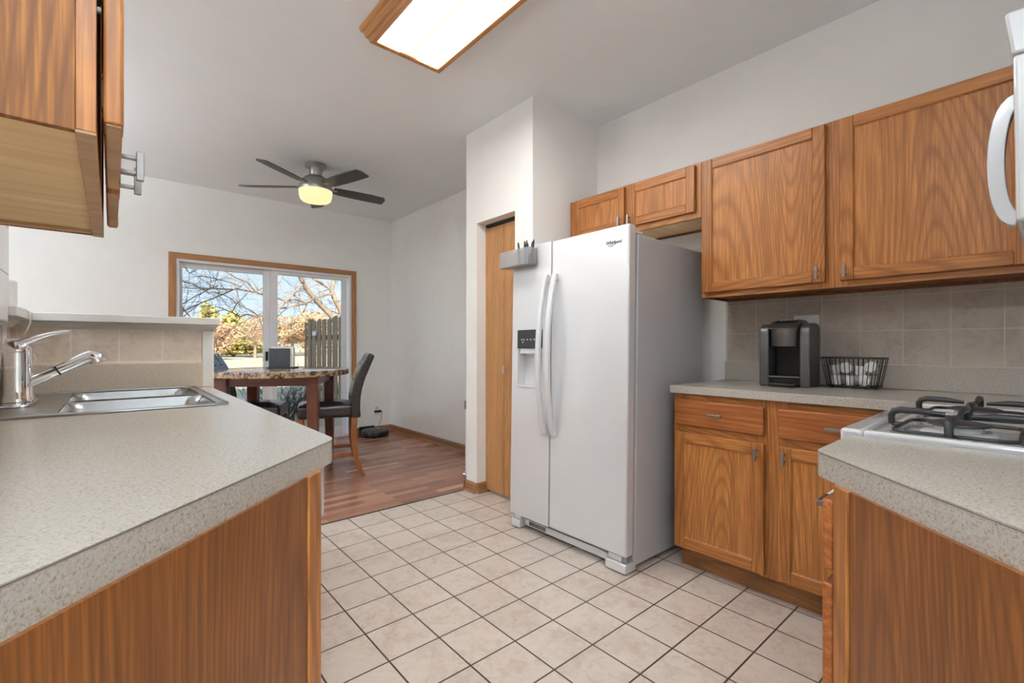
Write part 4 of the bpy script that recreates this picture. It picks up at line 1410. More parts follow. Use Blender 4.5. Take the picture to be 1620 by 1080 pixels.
wo = thing('backsplash_outlet', 'white outlet plate on the tile just behind the coffee maker', 'outlet', (XR - 0.0055, 0.828, 1.215), 0)
MB().box(-0.005, 0.0, -0.058, 0.058, -0.058, 0.058).build('plate', PLASTIC_W, wo, bevel=0.002)
box(-0.007, -0.0051, -0.04, -0.010, -0.03, 0.03).build('socket', PLASTIC_W, wo, bevel=0.001)
box(-0.007, -0.0051, 0.010, 0.04, -0.03, 0.03).build('socket', PLASTIC_W, wo, bevel=0.001)

bk = thing('wire_basket', 'tapered black wire basket of white coffee pods, right of the coffee maker', 'basket', (2.634, 0.600, CT), rot=(0, 0, -PI / 2 - R(11)))
bt_w, bt_d, bb_w, bb_d, bkh, bkz = 0.113, 0.066, 0.093, 0.052, 0.142, 0.012
mb = MB()
top = [(x, y, bkh) for x, y in rrect(-bt_w, bt_w, -bt_d, bt_d, 0.012, 3)]
bot = [(x, y, bkz) for x, y in rrect(-bb_w, bb_w, -bb_d, bb_d, 0.010, 3)]
mb.tube(top + [top[0]], 0.0036, 8, cap=False)
mb.build('rim', WIRE, bk, smooth=60)
mb = MB()
mb.tube(bot + [bot[0]], 0.003, 8, cap=False)
for k in range(6):
    x = -bb_w + 2 * bb_w * (k + 0.5) / 6
    mb.tube([(x, -bb_d, bkz), (x, bb_d, bkz)], 0.0016, 6)
for (x, y) in ((-0.07, -0.045), (0.07, -0.045), (-0.07, 0.045), (0.07, 0.045)):
    mb.tube([(x, y, 0.0), (x, y, bkz)], 0.005, 10)
mb.build('base', WIRE, bk, smooth=60)
mb = MB()
NW, ND = 11, 5
for k in range(NW + 1):
    t = -1 + 2 * k / NW
    for s in (-1, 1):
        mb.tube([(t * bb_w * 0.97, s * bb_d, bkz), (t * bt_w * 0.97, s * bt_d, bkh)], 0.0017, 6)
for k in range(1, ND):
    t = -1 + 2 * k / ND
    for s in (-1, 1):
        mb.tube([(s * bb_w, t * bb_d, bkz), (s * bt_w, t * bt_d, bkh)], 0.0017, 6)
mb.build('wires', WIRE, bk, smooth=60)

pod = thing('coffee_pod', '', 'coffee pod', (0, 0, 0), 0, group='coffee pods in the wire basket')
MB().lathe([(0.0, 0.0), (0.0165, 0.0), (0.0185, 0.002), (0.0215, 0.030), (0.0225, 0.040), (0.0225, 0.042)], 24).build('cup', POD, pod, smooth=40)
MB().lathe([(0.0228, 0.0421), (0.0255, 0.0421), (0.0257, 0.0436), (0.0235, 0.0446), (0.0, 0.0446)], 24).build('foil_lid', POD_LID, pod, smooth=40)
BM = Matrix.Translation(Vector(bk.location)) @ Euler(bk.rotation_euler).to_matrix().to_4x4()
# (x, y, z of cup base, tilt x, tilt y, label) in the basket's own frame
PODS = [(-0.058, -0.0270, 0.0155, 0, 0, 'white coffee pod upright in the basket, front row at the coffee maker end'),
        (0.000, -0.0270, 0.0155, 0, 0, 'white coffee pod upright in the middle of the basket bottom, front row'),
        (0.058, 0.0000, 0.0415, 90, 0, 'coffee pod lying with its pale round lid facing out, basket bottom'),
        (0.058, 0.0270, 0.0155, 0, 0, 'white coffee pod upright at the far back corner of the basket bottom'),
        (-0.058, 0.0270, 0.0155, 0, 0, 'white coffee pod upright at the basket back, nearest the coffee maker'),
        (0.000, 0.0270, 0.0155, 0, 0, 'white coffee pod upright at the middle of the basket back'),
        (-0.077, 0.000, 0.0615, 3, -6, 'white coffee pod standing on the pile, coffee maker end'),
        (-0.023, 0.020, 0.0900, 84, 0, 'coffee pod with its round pale lid facing out, top of the pile'),
        (0.028, 0.000, 0.0620, -4, 3, 'white coffee pod with red printed lid at the pile top'),
        (0.080, 0.012, 0.0860, 66, 0, 'tilted white coffee pod on the pile, far from the coffee maker')]
for i, (x, y, z, tx, ty, lab) in enumerate(PODS):
    r_ = pod if i == 0 else dup(pod, (0, 0, 0))
    mt = BM @ Matrix.Translation((x, y, z)) @ Euler((R(tx), R(ty), 0)).to_matrix().to_4x4()
    r_.location = mt.to_translation()
    r_.rotation_euler = mt.to_euler()
    r_['label'] = lab
    if 'red printed' in lab:
        ch_ = [c for c in r_.children if c.name.startswith('foil_lid')][0]
        ch_.data = ch_.data.copy()
        ch_.data.materials.clear()
        ch_.data.materials.append(POD_LID_R)

# ------------------------------------------------------------------ ceiling light and fan
cl = thing('ceiling_light', 'rectangular oak-framed fluorescent ceiling light above the tile floor', 'ceiling light', (1.207, 1.700, CZ), 0)
hx, hy = 0.190, 0.555
prof = [(-0.011, -0.077), (-0.010, -0.082), (0.0, -0.084), (0.012, -0.086), (0.018, -0.080), (0.021, -0.064), (0.032, -0.058), (0.037, -0.044), (0.040, -0.030), (0.052, -0.024), (0.056, -0.008), (0.056, 0.0)]
mb = MB()
n = len(prof)
cor = [(-1, -1), (1, -1), (1, 1), (-1, 1)]
outer = [[(sx * (hx + a), sy * (hy + a), z) for a, z in prof] + [(sx * hx, sy * hy, 0.0)] for sx, sy in cor]
n = len(outer[0])
for k in range(4):
    A, B = outer[k], outer[(k + 1) % 4]
    mb.add(A + B, [(i, (i + 1) % n, n + (i + 1) % n, n + i) for i in range(n)])
mb.build('frame', OAK_LAMP, cl, smooth=25)
MB().box(-hx + 0.001, hx - 0.001, -hy + 0.001, hy - 0.001, -0.076, -0.072).build('diffuser', LENS, cl)

FC = (1.394, 4.325)
fn = thing('ceiling_fan', 'brushed nickel ceiling fan with five dark blades and lit bowl above dining table', 'ceiling fan', (FC[0], FC[1], CZ), 0)
MB().lathe([(0.086, -0.030), (0.090, -0.026), (0.090, 0.0)], 40).build('canopy', FANMETAL, fn, smooth=40)
MB().lathe([(0.050, -0.105), (0.052, -0.088), (0.055, -0.075), (0.055, -0.0305)], 36).build('neck', FANMETAL, fn, smooth=40)
MB().lathe([(0.138, -0.238), (0.142, -0.225), (0.138, -0.190), (0.125, -0.155), (0.100, -0.128), (0.072, -0.115), (0.068, -0.106), (0.0, -0.1055)], 48).build('motor_housing', FANMETAL, fn, smooth=40)
MB().lathe([(0.0, -0.340), (0.08, -0.338), (0.115, -0.329), (0.130, -0.314), (0.138, -0.280), (0.142, -0.250), (0.142, -0.2395), (0.0, -0.2392)], 48).build('light_bowl', BOWL, fn, smooth=60)
for k in range(5):
    a = R(70 + 72 * k)
    mb = MB()
    prof2 = [(0.155, -0.045, 0.045), (0.20, -0.055, 0.058), (0.35, -0.062, 0.066), (0.50, -0.064, 0.068), (0.625, -0.056, 0.066), (0.65, -0.02, 0.060)]
    t = 0.004
    vs = []
    pit = R(-13)
    for x, y0, y1 in prof2:
        for y, zz in ((y0, -t), (y1, -t), (y1, t), (y0, t)):
            vs.append((x, y * math.cos(pit) - zz * math.sin(pit), y * math.sin(pit) + zz * math.cos(pit)))
    m_ = len(prof2)
    fs = [(0, 1, 2, 3), tuple((m_ - 1) * 4 + i for i in (3, 2, 1, 0))]
    for i in range(m_ - 1):
        for j in range(4):
            fs.append((i * 4 + j, i * 4 + (j + 1) % 4, (i + 1) * 4 + (j + 1) % 4, (i + 1) * 4 + j))
    mb.add(vs, fs)
    bl = mb.build('blade', BLADE, fn, bevel=0.0015, loc=(0, 0, -0.203), rot=(0, 0, a))
    MB().box(0.10, 0.19, -0.022, 0.022, -0.006, 0.003).build('blade_iron', FANMETAL, bl, bevel=0.002)

# unseen ceiling lamps added as fill, left of and behind the viewer
lamp0 = None
for (x, y, lab) in ((-1.9, 3.7, 'round white fill lamp added on the living room ceiling, nearest the back window'), (-1.7, 0.4, 'round white fill lamp added on the living room ceiling, mid room'), (-0.45, -1.0, 'round white fill lamp added on the ceiling behind the viewer, by the kitchen entry')):
    if lamp0 is None:
        lamp0 = thing('fill_room_lamp', lab, 'ceiling light', (x, y, CZ), 0)
        MB().lathe([(0.20, -0.02), (0.205, -0.015), (0.205, 0.0)], 32).build('rim', FANMETAL, lamp0, smooth=40)
        MB().lathe([(0.0, -0.085), (0.08, -0.08), (0.15, -0.06), (0.19, -0.03), (0.198, -0.0205)], 32).build('diffuser', FILL_LAMP, lamp0, smooth=60)
    else:
        dup(lamp0, (x, y, CZ), label=lab)

fl0 = None  # unseen uplights, added to bounce light off the ceiling
for (x, y, lab) in ((-1.2, -2.2, 'added upright fill lamp by the rear living room wall'), (-1.9, 4.2, 'added upright fill lamp in the living room by the back window'), (-0.42, -0.52, 'added upright fill lamp at the kitchen entry, just behind the viewer')):
    if fl0 is None:
        fl0 = thing('fill_floor_lamp', lab, 'lamp', (x, y, 0), 0)
        MB().lathe([(0.13, 0.0), (0.135, 0.01), (0.13, 0.02), (0.02, 0.03)], 32).build('base', FANMETAL, fl0, smooth=40)
        MB().tube([(0, 0, 0.03), (0, 0, 1.70)], 0.012, 14).build('pole', FANMETAL, fl0, smooth=40)
        MB().lathe([(0.02, 1.701), (0.10, 1.73), (0.16, 1.78), (0.19, 1.85), (0.186, 1.85), (0.155, 1.785), (0.10, 1.74), (0.0, 1.72)], 36).build('lamp_shade', FANMETAL, fl0, smooth=40)
        MB().lathe([(0.0, 1.798), (0.158, 1.798), (0.158, 1.802), (0.0, 1.802)], 32).build('bulb_disc', FILL_TORCH, fl0)
    else:
        dup(fl0, (x, y, 0), label=lab)

# ------------------------------------------------------------------ dining set
TCX, TCY = 1.122, 4.381
tb = thing('dining_table', 'round counter-height dining table with speckled granite top and cherry wood base', 'table', (TCX, TCY, 0), R(15))
TZ = 0.912
MB().lathe([(0.0, TZ - 0.052), (0.546, TZ - 0.052), (0.556, TZ - 0.046), (0.558, TZ - 0.010), (0.552, TZ - 0.003), (0.540, TZ), (0.0, TZ)], 64).build('tabletop', GRANITE, tb, smooth=30)
LR = 0.475
for k in range(4):
    a = PI / 2 * k
    cx_, cy_ = LR * math.cos(a), LR * math.sin(a)
    mb = MB()
    h = 0.043
    vs = []
    for z, s in ((0.012, 0.66), (0.10, 0.72), (0.55, 0.95), (0.70, 1.0), (TZ - 0.052, 1.0)):
        for sx, sy in cor:
            px_, py_ = sx * h * s, sy * h * s
            ca, sa = math.cos(a + PI / 4), math.sin(a + PI / 4)
            vs.append((cx_ + px_ * ca - py_ * sa, cy_ + px_ * sa + py_ * ca, z))
    fs = [(3, 2, 1, 0), (16, 17, 18, 19)] + [(i * 4 + j, i * 4 + (j + 1) % 4, (i + 1) * 4 + (j + 1) % 4, (i + 1) * 4 + j) for i in range(4) for j in range(4)]
    mb.add(vs, fs)
    lg = mb.build('leg', CHERRY, tb, bevel=0.004)
    MB().lathe([(0.020, 0.0), (0.024, 0.003), (0.026, 0.0125)], 20, (cx_, cy_, 0)).build('foot', RUBBER, lg, smooth=40)
    b0 = Vector((LR * math.cos(a), LR * math.sin(a), 0))
    b1 = Vector((LR * math.cos(a + PI / 2), LR * math.sin(a + PI / 2), 0))
    L = (b1 - b0).length
    rl = MB().box(0.042, L - 0.042, -0.012, 0.012, TZ - 0.052 - 0.072, TZ - 0.053)
    rl.build('apron', CHERRY_X, tb, bevel=0.002, loc=b0, rot=(0, 0, math.atan2(b1.y - b0.y, b1.x - b0.x)))


def make_chair(label, loc, fx, fy):
    c = thing('dining_chair', label, 'chair', loc, math.atan2(fy, fx), group='dark leather chairs round the dining table')
    # +x is the sitter's front
    w = 0.198
    seat = MB()
    seat.box(0.012, 0.452, -w, w, 0.505, 0.618)
    so = seat.build('seat', LEATHER, c, bevel=0.032, seg=4)
    cu = MB()
    n = 10
    vs, fs = [], []
    for i in range(n + 1):
        for j in range(n + 1):
            u_, v_ = i / n, j / n
            z = 0.612 + 0.030 * (1 - (2 * u_ - 1) ** 4) * (1 - (2 * v_ - 1) ** 4)
            vs.append((0.03 + 0.405 * u_, -w + 0.02 + (2 * w - 0.04) * v_, z))
    for i in range(n):
        for j in range(n):
            fs.append((i * (n + 1) + j, (i + 1) * (n + 1) + j, (i + 1) * (n + 1) + j + 1, i * (n + 1) + j + 1))
    cu.add(vs, fs)
    cu.build('cushion', LEATHER, so, smooth=60)
    path = []
    for i in range(13):
        t = i / 12
        z = 0.500 + 0.540 * t
        x = -0.010 - 0.012 * t - 0.120 * t ** 2.0 + 0.02 * math.sin(PI * t)
        path.append((x, z))
    bo = MB().band(path, [0.075] * 10 + [0.070, 0.062, 0.05], -w - 0.006, w + 0.006, axis='y').build('backrest', LEATHER, c, bevel=0.014, seg=3)
    sm = MB()
    for k in (4, 7, 10):
        x, z = path[k]
        sm.tube([(x + 0.0385, -w, z), (x + 0.0385, w, z)], 0.0022, 6)
        for yy in (-0.07, 0.07):
            sm.tube([(x + 0.034, yy, z), (x + 0.043, yy, z)], 0.009, 10)
    for yy in (-0.07, 0.07):
        sm.tube([(path[k][0] + 0.0385, yy, path[k][1]) for k in range(3, 13)], 0.0018, 6)
    sm.build('tufting', LEATHER, bo, smooth=50)
    for s in (-1, 1):
        lp = [(0.004, 0.505), (0.008, 0.40), (0.006, 0.28), (-0.010, 0.16), (-0.040, 0.06), (-0.066, 0.0)]
        MB().band(lp, [0.046, 0.045, 0.043, 0.040, 0.037, 0.034], s * (w - 0.002) - 0.018, s * (w - 0.002) + 0.018, axis='y').build('leg', CHAIR_WOOD, c, bevel=0.004)
        lp = [(0.424, 0.508), (0.424, 0.25), (0.424, 0.0)]
        MB().band(lp, [0.044, 0.041, 0.032], s * (w - 0.022) - 0.018, s * (w - 0.022) + 0.018, axis='y').build('leg', CHAIR_WOOD, c, bevel=0.004)
        MB().box(0.010, 0.405, s * (w - 0.012) - 0.010, s * (w - 0.012) + 0.010, 0.175, 0.208).build('stretcher', CHAIR_WOOD, c, bevel=0.003)
    MB().box(0.414, 0.434, -w + 0.04, w - 0.04, 0.19, 0.225).build('front_stretcher', CHAIR_WOOD, c, bevel=0.003)
    return c


make_chair('dark brown leather chair with its curved back toward the robot vacuum', (1.630, 4.049, 0), -0.950, 0.312)
make_chair('dark brown leather chair mostly hidden behind the left counter and low wall', (0.73, 4.54, 0), 0.900, -0.435)

nh = thing('napkin_holder', 'dark square napkin holder with white napkins on the granite table', 'napkin holder', (1.165, 4.53, TZ), -YAW + R(3))
MB().prism(rrect(-0.105, 0.125, -0.055, 0.065, 0.012), 0.0, 0.012).build('base', SLATE, nh, bevel=0.003)
MB().box(-0.095, 0.085, -0.046, -0.030, 0.012, 0.178).build('front_plate', SLATE, nh, bevel=0.003)
MB().box(-0.082, 0.112, -0.028, 0.012, 0.0125, 0.190).build('napkins', PAPER, nh, bevel=0.003)
MB().box(-0.095, 0.105, 0.014, 0.028, 0.012, 0.165).build('back_plate', SLATE, nh, bevel=0.003)

# robot vacuum on its dock, with the plug and cord
rv = thing('robot_vacuum', 'round black robot vacuum docked on the plank floor by the back wall', 'robot vacuum', (2.470, 5.455, 0), 0)
MB().lathe([(0.150, 0.010), (0.165, 0.016), (0.169, 0.030), (0.169, 0.062), (0.164, 0.072)], 56).build('bumper', PLASTIC_K, rv, smooth=40)
MB().lathe([(0.163, 0.0721), (0.150, 0.080), (0.0, 0.0825)], 56).build('top_cover', SLATE, rv, smooth=40)
MB().tube([(0.05, 0.02, 0.0815), (0.05, 0.02, 0.086)], 0.018, 20).build('button', PLASTIC_G, rv)
for s in (-1, 1):
    MB().tube([(s * 0.10 - 0.010, 0, 0.030), (s * 0.10 + 0.010, 0, 0.030)], 0.030, 18).build('wheel', RUBBER, rv)
dk = thing('charging_dock', 'black charging dock against the back wall, behind the robot vacuum', 'dock', (2.445, YB - 0.026, 0), 0)
MB().box(-0.10, 0.10, -0.030, -0.002, 0.0, 0.098).build('tower', PLASTIC_K, dk, bevel=0.008)
MB().box(-0.09, 0.09, -0.055, -0.030, 0.0, 0.008).build('ramp', PLASTIC_K, dk)
ow = thing('low_wall_outlet', 'white outlet plate low on the back wall above the robot vacuum', 'outlet', (2.595, YB, 0.285), 0)
MB().box(-0.036, 0.036, -0.005, 0.0, -0.058, 0.058).build('plate', PLASTIC_W, ow, bevel=0.002)
MB().box(-0.017, 0.017, -0.007, -0.0051, 0.012, 0.040).build('socket', PLASTIC_G, ow)
pg = thing('power_plug', 'black plug with cord in the outlet above the robot vacuum', 'plug', (2.605, YB - 0.006, 0.268), 0)
MB().box(-0.045, 0.045, -0.026, 0.0, -0.014, 0.014).build('body', PLASTIC_K, pg, bevel=0.004)
MB().tube([(0.045, -0.014, 0.0), (0.055, -0.014, -0.01), (0.052, -0.014, -0.08), (0.030, -0.018, -0.13), (0.010, -0.02, -0.19), (-0.03, -0.02, -0.235), (-0.085, -0.022, -0.255)], 0.0026, 8).build('cord', PLASTIC_K, pg, smooth=60)

# tall white bin tucked behind the pantry wall, only its edge shows
wb = thing('step_bin', 'tall white bin with chrome lid band and pedal, mostly hidden behind the pantry wall', 'trash can', (2.422, 3.125, 0), 0)
MB().prism(rrect(-0.145, 0.145, -0.135, 0.135, 0.02), 0.045, 0.575).build('body', PLASTIC_W, wb, bevel=0.004)
MB().prism(rrect(-0.152, 0.152, -0.142, 0.142, 0.022), 0.576, 0.645).build('lid', NICKEL, wb, bevel=0.006)
MB().prism(rrect(-0.152, 0.152, -0.142, 0.142, 0.022), 0.0, 0.044).build('base', CHROME, wb, bevel=0.006)
MB().box(-0.04, 0.04, 0.142, 0.175, 0.022, 0.034).tube([(-0.152, 0.10, 0.03), (-0.178, 0.11, 0.028), (-0.178, 0.05, 0.028), (-0.152, 0.04, 0.03)], 0.008, 10).build('pedal', CHROME, wb, bevel=0.002)

# ------------------------------------------------------------------ outdoors
GZ = -0.12
gl = struct('ground_lawn', box(-120, 160, YB + 0.13, 260, GZ - 0.05, GZ), LAWN)
struct('ground_patio', box(0.1, 3.0, YB + 0.125, 7.0, GZ - 0.02, GZ + 0.04), CONCRETE)
struct('ground_road', box(-60, 120, 66, 71, GZ - 0.01, GZ + 0.03), ROAD)

S_, C_ = math.sin(YAW), math.cos(YAW)


def at(u, v, y):
    """the point at depth y (along the room) that stands at that place in the photo's frame; used once, to lay things out"""
    r_ = (u - 810) / 734.0
    z = (547 - v) / 734.0
    dx, dy = S_ + C_ * r_, C_ - S_ * r_
    t = y / dy
    return Vector((dx * t, y, CAM_H + z * t))


fe = thing('privacy_fence', 'weathered grey-brown board privacy fence outside, running away from the sliding door', 'fence', (3.10, YB + 0.16, GZ), 0)
random.seed(11)
yy = 0.0
kf = 0
while yy < 4.35:
    wd = 0.128 + random.uniform(-0.006, 0.008)
    tp = 1.79 - 0.012 * yy + random.uniform(-0.02, 0.02)
    x = -0.010 if kf % 2 == 0 else 0.010
    MB().prism([(yy, 0.03), (yy + wd, 0.03), (yy + wd, tp - 0.025), (yy + wd - 0.03, tp), (yy + 0.03, tp), (yy, tp - 0.025)], x - 0.008, x + 0.008, 'x').build('board', FENCE_WOOD, fe)
    yy += wd + (0.022 if kf % 3 == 0 else 0.010)
    kf += 1
box(0.020, 0.055, 0.0, 4.4, 0.35, 0.44).build('rail', FENCE_WOOD, fe)
box(0.020, 0.055, 0.0, 4.4, 1.35, 1.44).build('rail', FENCE_WOOD, fe)
for yp in (0.05, 2.2, 4.33):
    MB().box(0.056, 0.145, yp, yp + 0.09, 0.0, 1.8).build('post', FENCE_WOOD, fe)
fl_ = thing('fence_lantern', 'small pale metal box lantern hung on the board fence', 'lantern', (3.075, 9.55, 1.36), 0)
MB().box(-0.030, 0.005, -0.11, 0.11, -0.045, 0.045).build('case', PLASTIC_G, fl_, bevel=0.006)
for k in range(3):
    MB().box(-0.0325, -0.0305, -0.09 + 0.062 * k, -0.04 + 0.062 * k, -0.025, 0.025).build('pane', PLASTIC_W, fl_)


def branch(mb, p, d, L, r, depth, rnd, spread_=0.6, droop=0.0, n=4):
    pts = [p]
    rad = [r]
    q_ = Vector(p)
    dd_ = Vector(d).normalized()
    for i in range(n):
        dd_ = (dd_ + Vector((rnd.uniform(-1, 1), rnd.uniform(-1, 1), rnd.uniform(-1, 1))) * 0.20 + Vector((0, 0, -droop))).normalized()
        q_ = q_ + dd_ * (L / n)
        pts.append(q_.copy())
        rad.append(max(0.0022, r * (1 - 0.75 * (i + 1) / n)))
    mb.tube(pts, rad, 5 if r > 0.02 else 3, cap=False)
    if depth > 0:
        kids = rnd.randint(3, 5)
        for _ in range(kids):
            t = rnd.uniform(0.2, 1.0)
            k = min(n - 1, int(t * n))
            nd = (Vector(pts[k + 1]) - Vector(pts[k])).normalized()
            nd = (nd + Vector((rnd.uniform(-1, 1), rnd.uniform(-1, 1), rnd.uniform(-0.8, 1))) * spread_).normalized()
            branch(mb, Vector(pts[k]).lerp(Vector(pts[k + 1]), t * n - k if 0 <= t * n - k <= 1 else 0.5), nd, L * rnd.uniform(0.4, 0.65), rad[k] * 0.5, depth - 1, rnd, spread_, droop)


# the big bare tree beyond the fence: limbs as they hang in the photo, each limb a 3D curve with its own twigs
bt_ = thing('bare_tree', 'large bare tree outside beyond the fence, limbs spreading across the sliding door view', 'tree', (6.6, 13.0, GZ), 0)
org = Vector((6.6, 13.0, GZ))
TY = 13.0
LIMBS = [
    # (points u,v), start radius, end radius, y offset start/end
    ([(552, 700), (552, 590), (548, 515), (538, 490), (529, 472), (524.6, 459), (526.5, 449), (530, 430), (536, 400)], 0.085, 0.05, 0.0, 0.3),
    ([(551, 540), (524, 499), (508, 483), (497, 472), (485, 457), (477, 442), (470, 425), (462, 400)], 0.085, 0.045, 0.0, -0.6),
    ([(527, 465), (513, 465.4), (497, 473), (485, 480), (471, 482), (451, 487), (440, 487), (417, 499), (403, 499.5), (391, 497), (380, 501), (367, 494), (352, 488), (340, 484)], 0.055, 0.012, 0.0, -1.6),
    ([(525, 459), (503, 445), (488, 436), (470, 428)], 0.05, 0.02, 0.2, 0.6),
    ([(485, 480), (471, 474), (452, 475.5), (435, 470), (419, 467), (405, 462), (391, 446), (373, 439), (355, 428), (340, 418)], 0.045, 0.014, -0.3, -2.0),
    ([(485, 481), (481, 492), (468, 504), (457, 516)], 0.04, 0.012, -0.3, -0.9),
    ([(480, 448), (464, 466), (455, 474), (440, 490)], 0.035, 0.01, -0.4, -1.0),
    ([(419, 452), (405, 462), (391, 460), (373, 456), (354, 465), (337, 472), (320, 478.5), (298, 489), (286, 494)], 0.03, 0.013, -1.3, -2.6),
    ([(382, 453.5), (363, 446), (343, 441.5), (326, 437), (313, 436.4)], 0.022, 0.008, -1.8, -2.6),
    ([(373, 458), (355, 457), (335, 456), (310, 456), (288, 455)], 0.024, 0.008, -1.8, -2.8),
    ([(345, 452), (332, 456), (324, 461), (308, 469), (292, 478.5), (282, 484)], 0.022, 0.010, -2.0, -3.0),
    ([(367, 494), (374, 481), (391, 464.6)], 0.018, 0.01, -1.8, -1.8),
    ([(374, 481), (367, 473), (354, 466), (340, 462), (325, 463)], 0.017, 0.006, -1.8, -2.2),
    ([(410, 500), (395, 490), (380, 484), (372, 475)], 0.016, 0.008, -1.4, -1.8),
    ([(290, 412), (296, 428), (300, 432), (312, 426)], 0.02, 0.01, -2.8, -2.8),
    ([(284, 480), (291, 490), (300, 500)], 0.03, 0.012, -3.2, -3.2),
    ([(284, 440), (292, 446), (304, 449), (316, 455), (330, 462)], 0.02, 0.006, -3.0, -2.6),
    ([(497, 472), (510, 486), (525, 492), (540, 498)], 0.04, 0.015, 0.4, 0.6),
    ([(512, 448), (500, 440), (486, 428)], 0.03, 0.012, 0.2, 0.3),
    ([(538, 490), (528, 480), (510, 470)], 0.03, 0.01, 0.5, 0.9),
    ([(462, 400), (450, 432), (441, 448), (432, 470)], 0.03, 0.01, -0.5, -0.9),
]
rnd = random.Random(5)
limb_mb = MB()
twig_mb = MB()
for pts2, r0, r1, o0, o1 in LIMBS:
    m_ = len(pts2)
    P3 = [at(u, v, TY + o0 + (o1 - o0) * i / (m_ - 1)) - org for i, (u, v) in enumerate(pts2)]
    rk = 1.0 if r0 > 0.06 else 0.7
    rad = [rk * (r0 + (r1 - r0) * i / (m_ - 1)) for i in range(m_)]
    if r0 < 0.06:
        rad[0] *= 0.8
    limb_mb.tube(P3, rad, 7 if r0 > 0.06 else 5)
    for i in range(m_ - 1):
        if i < 3 and pts2[0][1] > 650:
            continue
        seg = P3[i + 1] - P3[i]
        for _ in range(max(2, int(seg.length * 7.0))):
            t = rnd.random()
            nd = (seg.normalized() * 0.6 + Vector((rnd.uniform(-1, 0.7), rnd.uniform(-1, 1), rnd.uniform(-0.75, 1.0)))).normalized()
            branch(twig_mb, P3[i].lerp(P3[i + 1], t), nd, rnd.uniform(0.35, 1.1), min(0.012, rad[i] * 0.5), 1, rnd, 0.7, 0.02)
limb_mb.build('trunk', BARK, bt_, smooth=60)
tw = twig_mb.build('twigs', TWIG, bt_)
tw['kind'] = 'stuff'

# low bare shrub by the patio
shp = thing('bare_shrub', 'low bare twiggy shrub outside the sliding door glass', 'shrub', (2.15, 8.2, GZ), 0)
rnd = random.Random(9)
mb = MB()
for k in range(46):
    a = rnd.uniform(0, 2 * PI)
    el = rnd.uniform(0.25, 1.3)
    branch(mb, Vector((rnd.uniform(-0.12, 0.12), rnd.uniform(-0.12, 0.12), 0.0)), Vector((math.cos(a) * math.cos(el), math.sin(a) * math.cos(el), math.sin(el))), rnd.uniform(0.45, 0.75), 0.008, 2, rnd, 0.55)
mb.build('twigs', TWIG_D, shp)


def crown(parent, name, mat, rnd, blobs, count, size, thin=0.6):
    """foliage as many small leaf blades filling blobs (x,y,z,rx,ry,rz)"""
    mb = MB()
    tot = sum(b[3] * b[4] * b[5] for b in blobs)
    for b in blobs:
        for _ in range(int(count * b[3] * b[4] * b[5] / tot)):
            while True:
                q_ = Vector((rnd.uniform(-1, 1), rnd.uniform(-1, 1), rnd.uniform(-1, 1)))
                if 0.25 < q_.length < 1:
                    break
            q_ = q_.normalized() * q_.length ** 0.4
            p = Vector((b[0] + q_.x * b[3], b[1] + q_.y * b[4], b[2] + q_.z * b[5]))
            a = Vector((rnd.uniform(-1, 1), rnd.uniform(-1, 1), rnd.uniform(-0.5, 0.5))).normalized() * size * rnd.uniform(0.6, 1.4)
            c = a.cross(Vector((rnd.uniform(-1, 1), rnd.uniform(-1, 1), rnd.uniform(-1, 1)))).normalized() * size * thin
            mb.add([p - a, p + c, p + a, p - c], [(0, 1, 2, 3)])
    return mb.build(name, mat, parent)


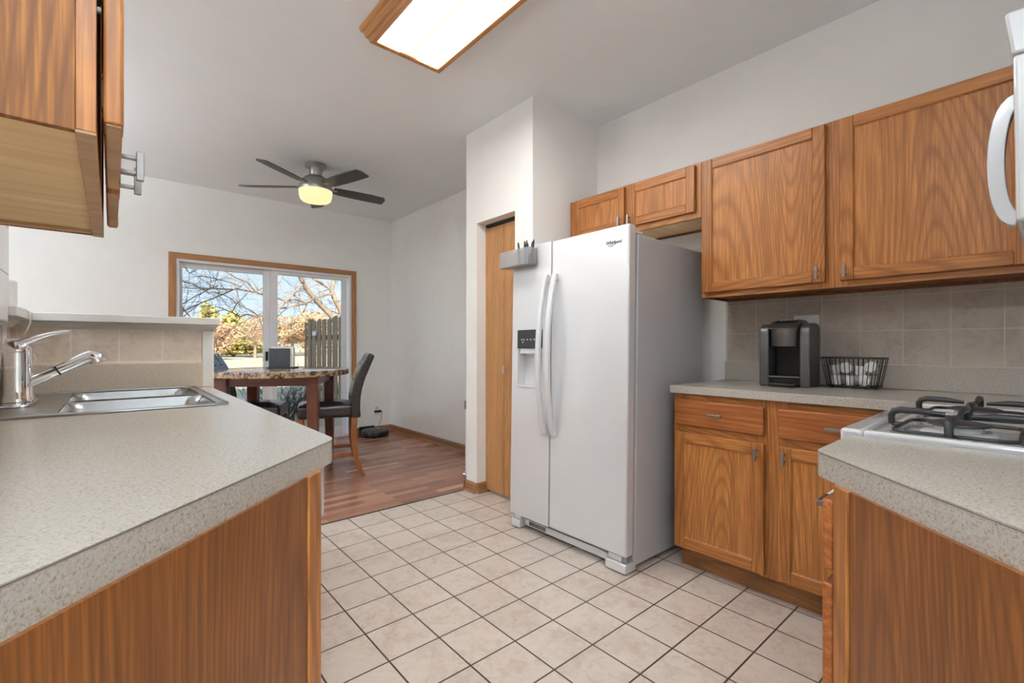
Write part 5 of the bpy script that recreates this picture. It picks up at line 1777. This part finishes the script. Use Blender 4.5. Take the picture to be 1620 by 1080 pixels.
def far_tree(label, u, y, h, w, mat, seed, size=0.25, count=2600, conifer=False, bare=False, name='far_tree', thin=0.6):
    rnd = random.Random(seed)
    p = at(u, 547, y)
    t = thing(name, label, 'tree', (p.x, p.y, GZ), 0)
    mb = MB().tube([(0, 0, 0), (0.05, 0, h * 0.35), (0, 0.05, h * 0.75)], [0.035 * h, 0.028 * h, 0.01 * h], 7)
    if bare:
        for _ in range(16):
            z = rnd.uniform(0.25, 0.7) * h
            a = rnd.uniform(0, 2 * PI)
            branch(mb, Vector((0, 0, z)), Vector((math.cos(a), math.sin(a), 0.9)), h * 0.42, 0.012 * h, 2, rnd, 0.6)
    mb.build('trunk', BARK, t)
    if mat:
        blobs = []
        if conifer:
            for k in range(11):
                zz = 0.14 + 0.82 * k / 10
                rr = w * 0.5 * (1 - zz) ** 0.6 * rnd.uniform(0.8, 1.15) + 0.1
                blobs.append((rnd.uniform(-0.25, 0.25) * rr, rnd.uniform(-0.25, 0.25) * rr, zz * h, rr, rr, 0.075 * h))
        else:
            for k in range(9):
                blobs.append((rnd.uniform(-0.33, 0.33) * w, rnd.uniform(-0.33, 0.33) * w, rnd.uniform(0.35, 0.78) * h, 0.24 * w, 0.24 * w, 0.22 * h))
        crown(t, 'foliage', mat, rnd, blobs, count, size, thin)
    return t


far_tree('bushy yellow-green evergreen on the far lawn, beyond the glass door', 369, 60, 5.0, 6.6, LEAF_Y, 1, 0.30, 4200, conifer=True)
far_tree('yellow-green evergreen top showing just over the low wall cap', 330, 74, 7.0, 6.0, LEAF_Y, 2, 0.34, 3000, conifer=True)
far_tree('small russet tree on the far lawn at the low wall end', 341, 47, 3.7, 4.2, LEAF_R, 3, 0.22, 2400, thin=0.3)
far_tree('bare pale-trunked tree on the far lawn next to the door stile', 403, 52, 4.2, 4.2, LEAF_R, 4, 0.18, 1100, bare=True, thin=0.15)
far_tree('russet tree behind the bare tree on the far lawn', 386, 78, 5.2, 6.4, LEAF_R, 5, 0.3, 2200, thin=0.25)
far_tree('wide brown winter tree on the far lawn, between stile and fence', 462, 60, 5.6, 8.5, LEAF_B, 6, 0.30, 3400, thin=0.3)
far_tree('brown winter tree far off behind the fence', 512, 74, 7.0, 9.0, LEAF_B, 7, 0.32, 2600, thin=0.3)
far_tree('brown winter tree far off beside the door stile', 436, 84, 6.4, 8.0, LEAF_B, 8, 0.34, 2200, thin=0.3)
hd_ = thing('hedge', 'long low brown brush line at the far edge of the lawn', 'hedge', (20, 92, GZ), 0)
rnd = random.Random(21)
crown(hd_, 'foliage', LEAF_B, rnd, [(x, rnd.uniform(-1.5, 1.5), 1.2 + rnd.uniform(-0.3, 0.6), 3.6, 2.0, 1.6 + rnd.uniform(0, 0.9)) for x in range(-30, 60, 4)], 7000, 0.36, 0.4)
